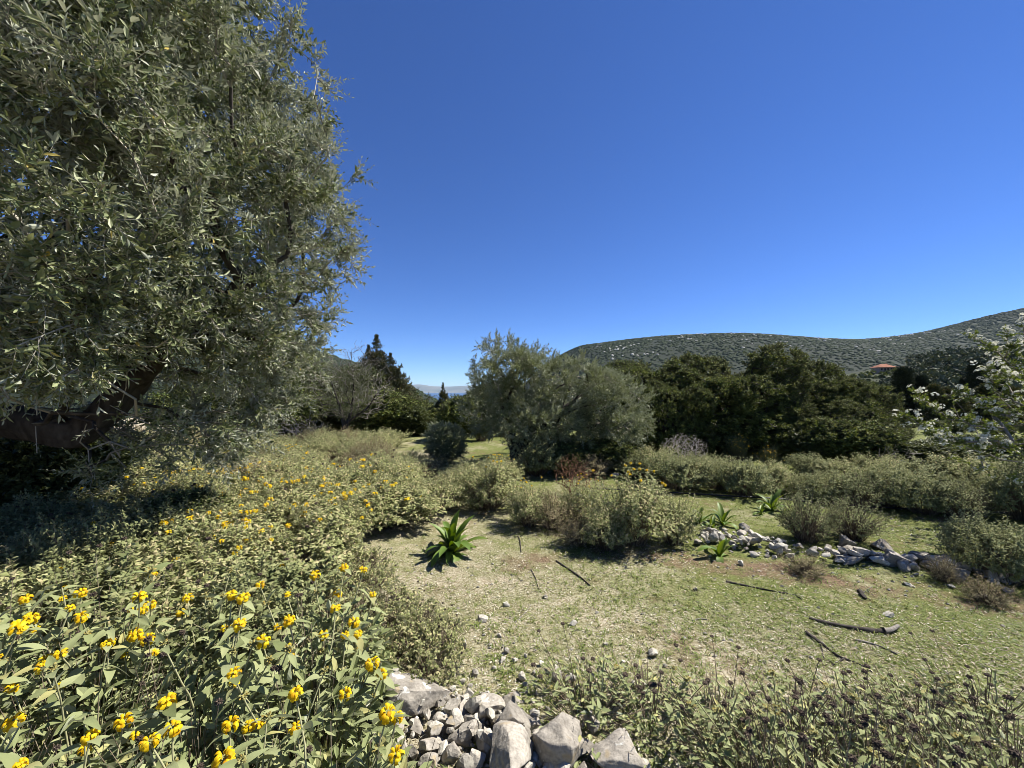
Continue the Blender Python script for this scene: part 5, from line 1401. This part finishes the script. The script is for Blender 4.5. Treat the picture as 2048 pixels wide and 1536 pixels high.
def near_sage(seed, n=11, height=.62, rad=.26, ll=.088, pflower=.5, pseed=.35, leafpairs=5, dense=900, name='sage_plant', stalk=(.65, 1.05)):
    """plant > stem > leaf, flower_whorl, bud_whorl; plus low foliage and dry stalks > seed_head"""
    r = np.random.default_rng(seed); root = ob(name, None)
    for k in range(n):
        a = r.random() * 6.283; rr_ = rad * math.sqrt(r.random()); lean = r.uniform(.05, .35)
        b = np.array([math.cos(a) * rr_ * .45, math.sin(a) * rr_ * .45, 0]); H_ = height * r.uniform(.7, 1.12)
        tip = np.array([math.cos(a) * (rr_ + lean * H_ * .5), math.sin(a) * (rr_ + lean * H_ * .5), H_])
        mid = b * .4 + tip * .5 + np.array([0, 0, H_ * .06]) + r.normal(size=3) * .02
        path = np.array([b, b * .65 + mid * .35, mid, mid * .5 + tip * .5 + r.normal(size=3) * .008, tip])
        mb = MB(); trunk_mesh(mb, path, np.linspace(.0042, .0026, 5), sides=6, bump=.05, sub=2, seed=seed + k)
        st = ob('stem', mb.mesh('stem', M['sage_stem'], smooth=True), root)
        def pos(t): return np.array([np.interp(t * 4, range(5), path[:, i]) for i in range(3)])
        fl = r.random() < pflower
        for j in range(leafpairs):
            t = .38 + .60 * j / (leafpairs - 1)
            p = pos(t); D = unit(pos(min(1, t + .05)) - pos(t - .05)); X = unit(np.cross(D, [.3, .9, .2])); Y = np.cross(D, X)
            roll = (j % 2) * math.pi / 2 + r.normal() * .3
            for sd in (0, 1):
                ra = roll + sd * math.pi; out = math.cos(ra) * X + math.sin(ra) * Y
                th = r.uniform(.7, 1.35) if j < leafpairs - 1 else r.uniform(.5, 1.5)
                d = D * math.cos(th) + out * math.sin(th); nh = D * .9 - out * .35 + r.normal(size=3) * .2
                s = ll * (1.05 - .4 * abs(t - .55)) * r.uniform(.7, 1.15)
                ob('leaf', LV[int(r.integers(0, 6))], st, M=m44(basis(d[None], nh[None])[0], s, p))
        B = np.eye(3); an = r.random() * 6.283; B[:2, :2] = [[math.cos(an), -math.sin(an)], [math.sin(an), math.cos(an)]]
        if fl:
            ob('flower_whorl', WH[int(r.integers(0, 4))], st, M=m44(B, r.uniform(.5, .88), tip + [0, 0, .006]))
            if r.random() < .4: ob('bud_whorl', BUD[0], st, M=m44(B, .9, pos(.82)))
        elif r.random() < .6: ob('bud_whorl', BUD[int(r.integers(0, 2))], st, M=m44(B, r.uniform(.7, 1.0), tip + [0, 0, .004]))
    nd = max(1, int(n * pseed))
    for k in range(nd):
        a = r.random() * 6.283; rr_ = rad * 1.1 * math.sqrt(r.random()); H_ = height * r.uniform(*stalk)
        b = np.array([math.cos(a) * rr_ * .5, math.sin(a) * rr_ * .5, 0]); tip = np.array([math.cos(a) * rr_ * 1.15, math.sin(a) * rr_ * 1.15, H_])
        mb = MB(); trunk_mesh(mb, [b, b * .5 + tip * .5 + r.normal(size=3) * .012, tip], [.0022, .0018, .0014], sides=4, bump=.1, sub=2, seed=k)
        st = ob('dry_stalk', mb.mesh('dry_stalk', M['dry_stem'], smooth=True), root)
        B = np.eye(3); ob('seed_head', SEED[k % 2], st, M=m44(B, r.uniform(.65, .95), tip))
        if r.random() < .4: ob('seed_head', SEED[(k + 1) % 2], st, M=m44(B, r.uniform(.6, .85), b * .22 + tip * .78))
    # low leaves filling the plant
    mb = MB(); K = dense
    a = r.random(K) * 6.283; rr_ = rad * 1.25 * np.sqrt(r.random(K)); z = r.uniform(.05, .72, K) * height * (1 - .35 * (rr_ / rad / 1.25) ** 2)
    d = unit(np.stack([np.cos(a), np.sin(a), r.uniform(-.3, 1.1, K)], 1) + r.normal(size=(K, 3)) * .5)
    nh = unit(np.array([[0, 0, 1.0]]) + r.normal(size=(K, 3)) * .45)
    mb.inst(leaf2(w=.42, fold=.10, droop=.22), basis(d, nh) * (ll * r.uniform(.45, .95, K))[:, None, None], np.stack([np.cos(a) * rr_, np.sin(a) * rr_, z], 1))
    o = ob('low_foliage', mb.mesh('low_foliage', M['sage_leaf']), root); tag(o, kind='stuff')
    mb = MB(); K = 110
    a = r.random(K) * 6.283; rr_ = rad * np.sqrt(r.random(K)); p0 = np.stack([np.cos(a) * rr_ * .5, np.sin(a) * rr_ * .5, np.zeros(K)], 1)
    p1 = np.stack([np.cos(a) * rr_ * 1.2, np.sin(a) * rr_ * 1.2, height * r.uniform(.3, .8, K)], 1) + r.normal(size=(K, 3)) * .03
    edges_tubes(mb, p0, p1, np.full(K, .002), np.full(K, .0012), 3)
    ob('dry_stems', mb.mesh('dry_stems', M['dry_stem']), root)
    return root

rN = np.random.default_rng(151)
nearp = [near_sage(800 + i, pflower=pf, pseed=ps) for i, (pf, ps) in enumerate([(.9, .3), (.75, .45), (.95, .3), (.65, .5)])]
usedN = set()
def put_sage(pr, x, y, s, label, group, hs=None):
    o = pr if pr.name not in usedN else copy_tree(pr)
    usedN.add(pr.name)
    o.location = (x, y, float(gz(x, y)) - .02); o.scale = (s, s, hs or s); o.rotation_euler = (0, 0, float(rN.random() * 6.283))
    tag(o, label, 'plant', group)
spots = [(-1.42, .80), (-1.02, .78), (-.62, .86), (-1.75, 1.15), (-1.25, 1.16), (-.85, 1.2), (-.54, 1.14), (-2.15, 1.5), (-1.62, 1.55), (-1.18, 1.6), (-.72, 1.58), (-2.5, 1.95), (-2.0, 1.95), (-1.5, 2.0), (-1.02, 2.05)]
for i, (x, y) in enumerate(spots):
    s = .92 if y < 1.0 else 1.0
    if x > -.5: s = .68
    rowi = 0 if y < 1.0 else 1 if y < 1.4 else 2 if y < 1.8 else 3
    put_sage(nearp[i % 4], x + rN.normal() * .04, y + rN.normal() * .04, s * rN.uniform(.9, 1.08),
             'flowering sage plant, ' + ['at the bottom edge', 'in the second row up', 'in the third row up', 'in the fourth row up'][rowi] + ', ' + ORD[[k for k, q in enumerate(sorted([p for p in spots if (0 if p[1] < 1.0 else 1 if p[1] < 1.4 else 2 if p[1] < 1.8 else 3) == rowi]))  if q == (x, y)][0]] + ' from the left', 'flowering sage plants in the left foreground')
# dried sage at the lower right
dryp = [near_sage(820 + i, n=4, height=.36, rad=.24, ll=.05, pflower=(.04, 0)[i], pseed=1.9, leafpairs=5, dense=270, stalk=(.85, 1.5)) for i in range(2)]
dspots = [(.38, 1.98), (.66, 1.93), (.95, 1.88), (1.27, 1.84), (1.6, 1.88), (1.95, 1.9), (2.3, 1.95), (.98, 1.62), (1.20, 1.58), (1.43, 1.60), (1.75, 1.6), (2.05, 1.62), (1.02, 1.34), (1.24, 1.30), (1.45, 1.3), (1.72, 1.32)]
for i, (x, y) in enumerate(dspots):
    fr = 0 if y > 1.75 else 1 if y > 1.45 else 2; xs = sorted(p[0] for p in dspots if (0 if p[1] > 1.75 else 1 if p[1] > 1.45 else 2) == fr)
    put_sage(dryp[i % 2], x, y, rN.uniform(.9, 1.15), ('faded sage plant in the back row at the lower right, ', 'faded sage plant in the middle row at the lower right, ', 'faded sage plant at the bottom edge on the right, ')[fr] + ORD[xs.index(x)] + ' from the left', 'faded sage plants in the right foreground', hs=(.60, .82, 1.0)[fr])

# flowering sage further out, with each flower head its own part
WL = [flower_mesh(740 + i, 9) for i in range(2)]
def mid_sage(seed, n, nf, nseed, mats, height=.55, rad=.42, dry=0, bare=.3):
    t = sage_shrub('sage_bush', seed, n, 7, mats, height=height, rad=rad, ll=.062, lw=.45, dry=dry, bare=bare)
    r = np.random.default_rng(seed + 7)
    for k in range(nf + nseed):
        a = r.random() * 6.283; rr_ = rad * .95 * math.sqrt(r.random()); z = height * (1.04 - .45 * (rr_ / rad) ** 2) + r.normal() * .03
        B = np.eye(3); c, s_ = math.cos(a), math.sin(a); B[:2, :2] = [[c, -s_], [s_, c]]
        if k < nf: ob('flower_whorl', WL[k % 2], t, M=m44(B, r.uniform(.5, .85), (rr_ * c, rr_ * s_, z)))
        else: ob('seed_head', SEED[k % 2], t, M=m44(B, r.uniform(.7, 1.0), (rr_ * c, rr_ * s_, z)))
    return t
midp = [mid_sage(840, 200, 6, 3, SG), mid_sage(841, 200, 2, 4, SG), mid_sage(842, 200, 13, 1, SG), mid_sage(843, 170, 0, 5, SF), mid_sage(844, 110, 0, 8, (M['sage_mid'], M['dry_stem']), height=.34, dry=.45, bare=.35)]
usedM = set()
def put_mid(v, x, y, s, hs, label, group):
    pr = midp[v]; o = pr if v not in usedM else copy_tree(pr); usedM.add(v)
    o.location = (x, y, float(gz(x, y)) - .02); o.scale = (s, s, hs); o.rotation_euler = (0, 0, float(rN.random() * 6.283))
    tag(o, label, 'bush', group)
for y in np.arange(2.35, 6.2, .48):
    for u in np.arange(-1.28, -.26, .40 / y * 1.25):
        xx = u * y + rN.normal() * .06; yy = y + rN.normal() * .06
        pxx = 1024 + xx / yy * FPX; row_ = HZ + CAMH / yy * FPX
        edge = np.interp(row_, [1000, 1060, 1120, 1200, 1300, 1400], [800, 770, 720, 680, 640, 560])
        if pxx > edge or pxx < -60: continue
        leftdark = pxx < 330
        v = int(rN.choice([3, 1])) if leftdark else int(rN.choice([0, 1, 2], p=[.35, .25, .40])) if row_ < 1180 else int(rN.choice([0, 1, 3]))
        put_mid(v, xx, yy, rN.uniform(1.0, 1.25), rN.uniform(.9, 1.15), 'shaded leafy sage bush at the left' if leftdark else 'sage bush on the flowering left slope', 'flowering sage bushes on the left slope')
# low brownish sage at the edge of the bare ground
for i, (px, py) in enumerate([(760, 1330), (820, 1310), (700, 1300), (770, 1270), (840, 1260), (720, 1235), (790, 1220), (690, 1180), (750, 1175), (730, 1140), (880, 1300), (650, 1250), (860, 1350)]):
    p = gp(px, py); put_mid(4, p[0], p[1], rN.uniform(.5, .62), rN.uniform(.55, .75), 'low faded sage at the edge of the bare ground', 'low faded sage at the edge of the bare ground')

# things of a mass that nothing else sets apart: told by row and place in the row
by = {}
for o in col.objects:
    if o.parent is None and 'label' in o and 'category' in o: by.setdefault(o['label'], []).append(o)
for lab, L_ in by.items():
    if len(L_) < 2: continue
    L_.sort(key=lambda o: o.location.y); nrow = max(1, round(math.sqrt(len(L_) / 1.6))); per = math.ceil(len(L_) / nrow)
    for i in range(0, len(L_), per):
        for j, o in enumerate(sorted(L_[i:i + per], key=lambda o: o.location.x / o.location.y)):
            o['label'] = f'{lab}, {ORD[i // per]} row back, {ORD[j]} from left'

for o in col.objects:
    if o.parent is not None and o.name.split('.')[0] in ('branches', 'bare_branches', 'twigs', 'stems', 'dry_stems'): o['kind'] = 'stuff'

# prototypes that found no place are not part of the scene
for k, L_ in protos.items():
    for o in L_:
        if o.name not in USED:
            for c in KIDS.get(o.name, []): bpy.data.objects.remove(c)
            bpy.data.objects.remove(o)

# ================================================================== the air
hz_b = (-25000, 25000, -9500, 25000, -310, 470)
V_, F_ = box_v(*hz_b); mb = MB(); mb.add(V_, F_)
hm, N_, L_ = nt('haze')
pv = N_.new('ShaderNodeVolumePrincipled'); pv.inputs['Color'].default_value = (.52, .74, 1.0, 1); pv.inputs['Density'].default_value = 2.4e-5
pv.inputs['Anisotropy'].default_value = 0.0
ho = N_.new('ShaderNodeOutputMaterial'); L_.new(pv.outputs[0], ho.inputs['Volume'])
tag(ob('haze', mb.mesh('haze', hm)), kind='stuff')
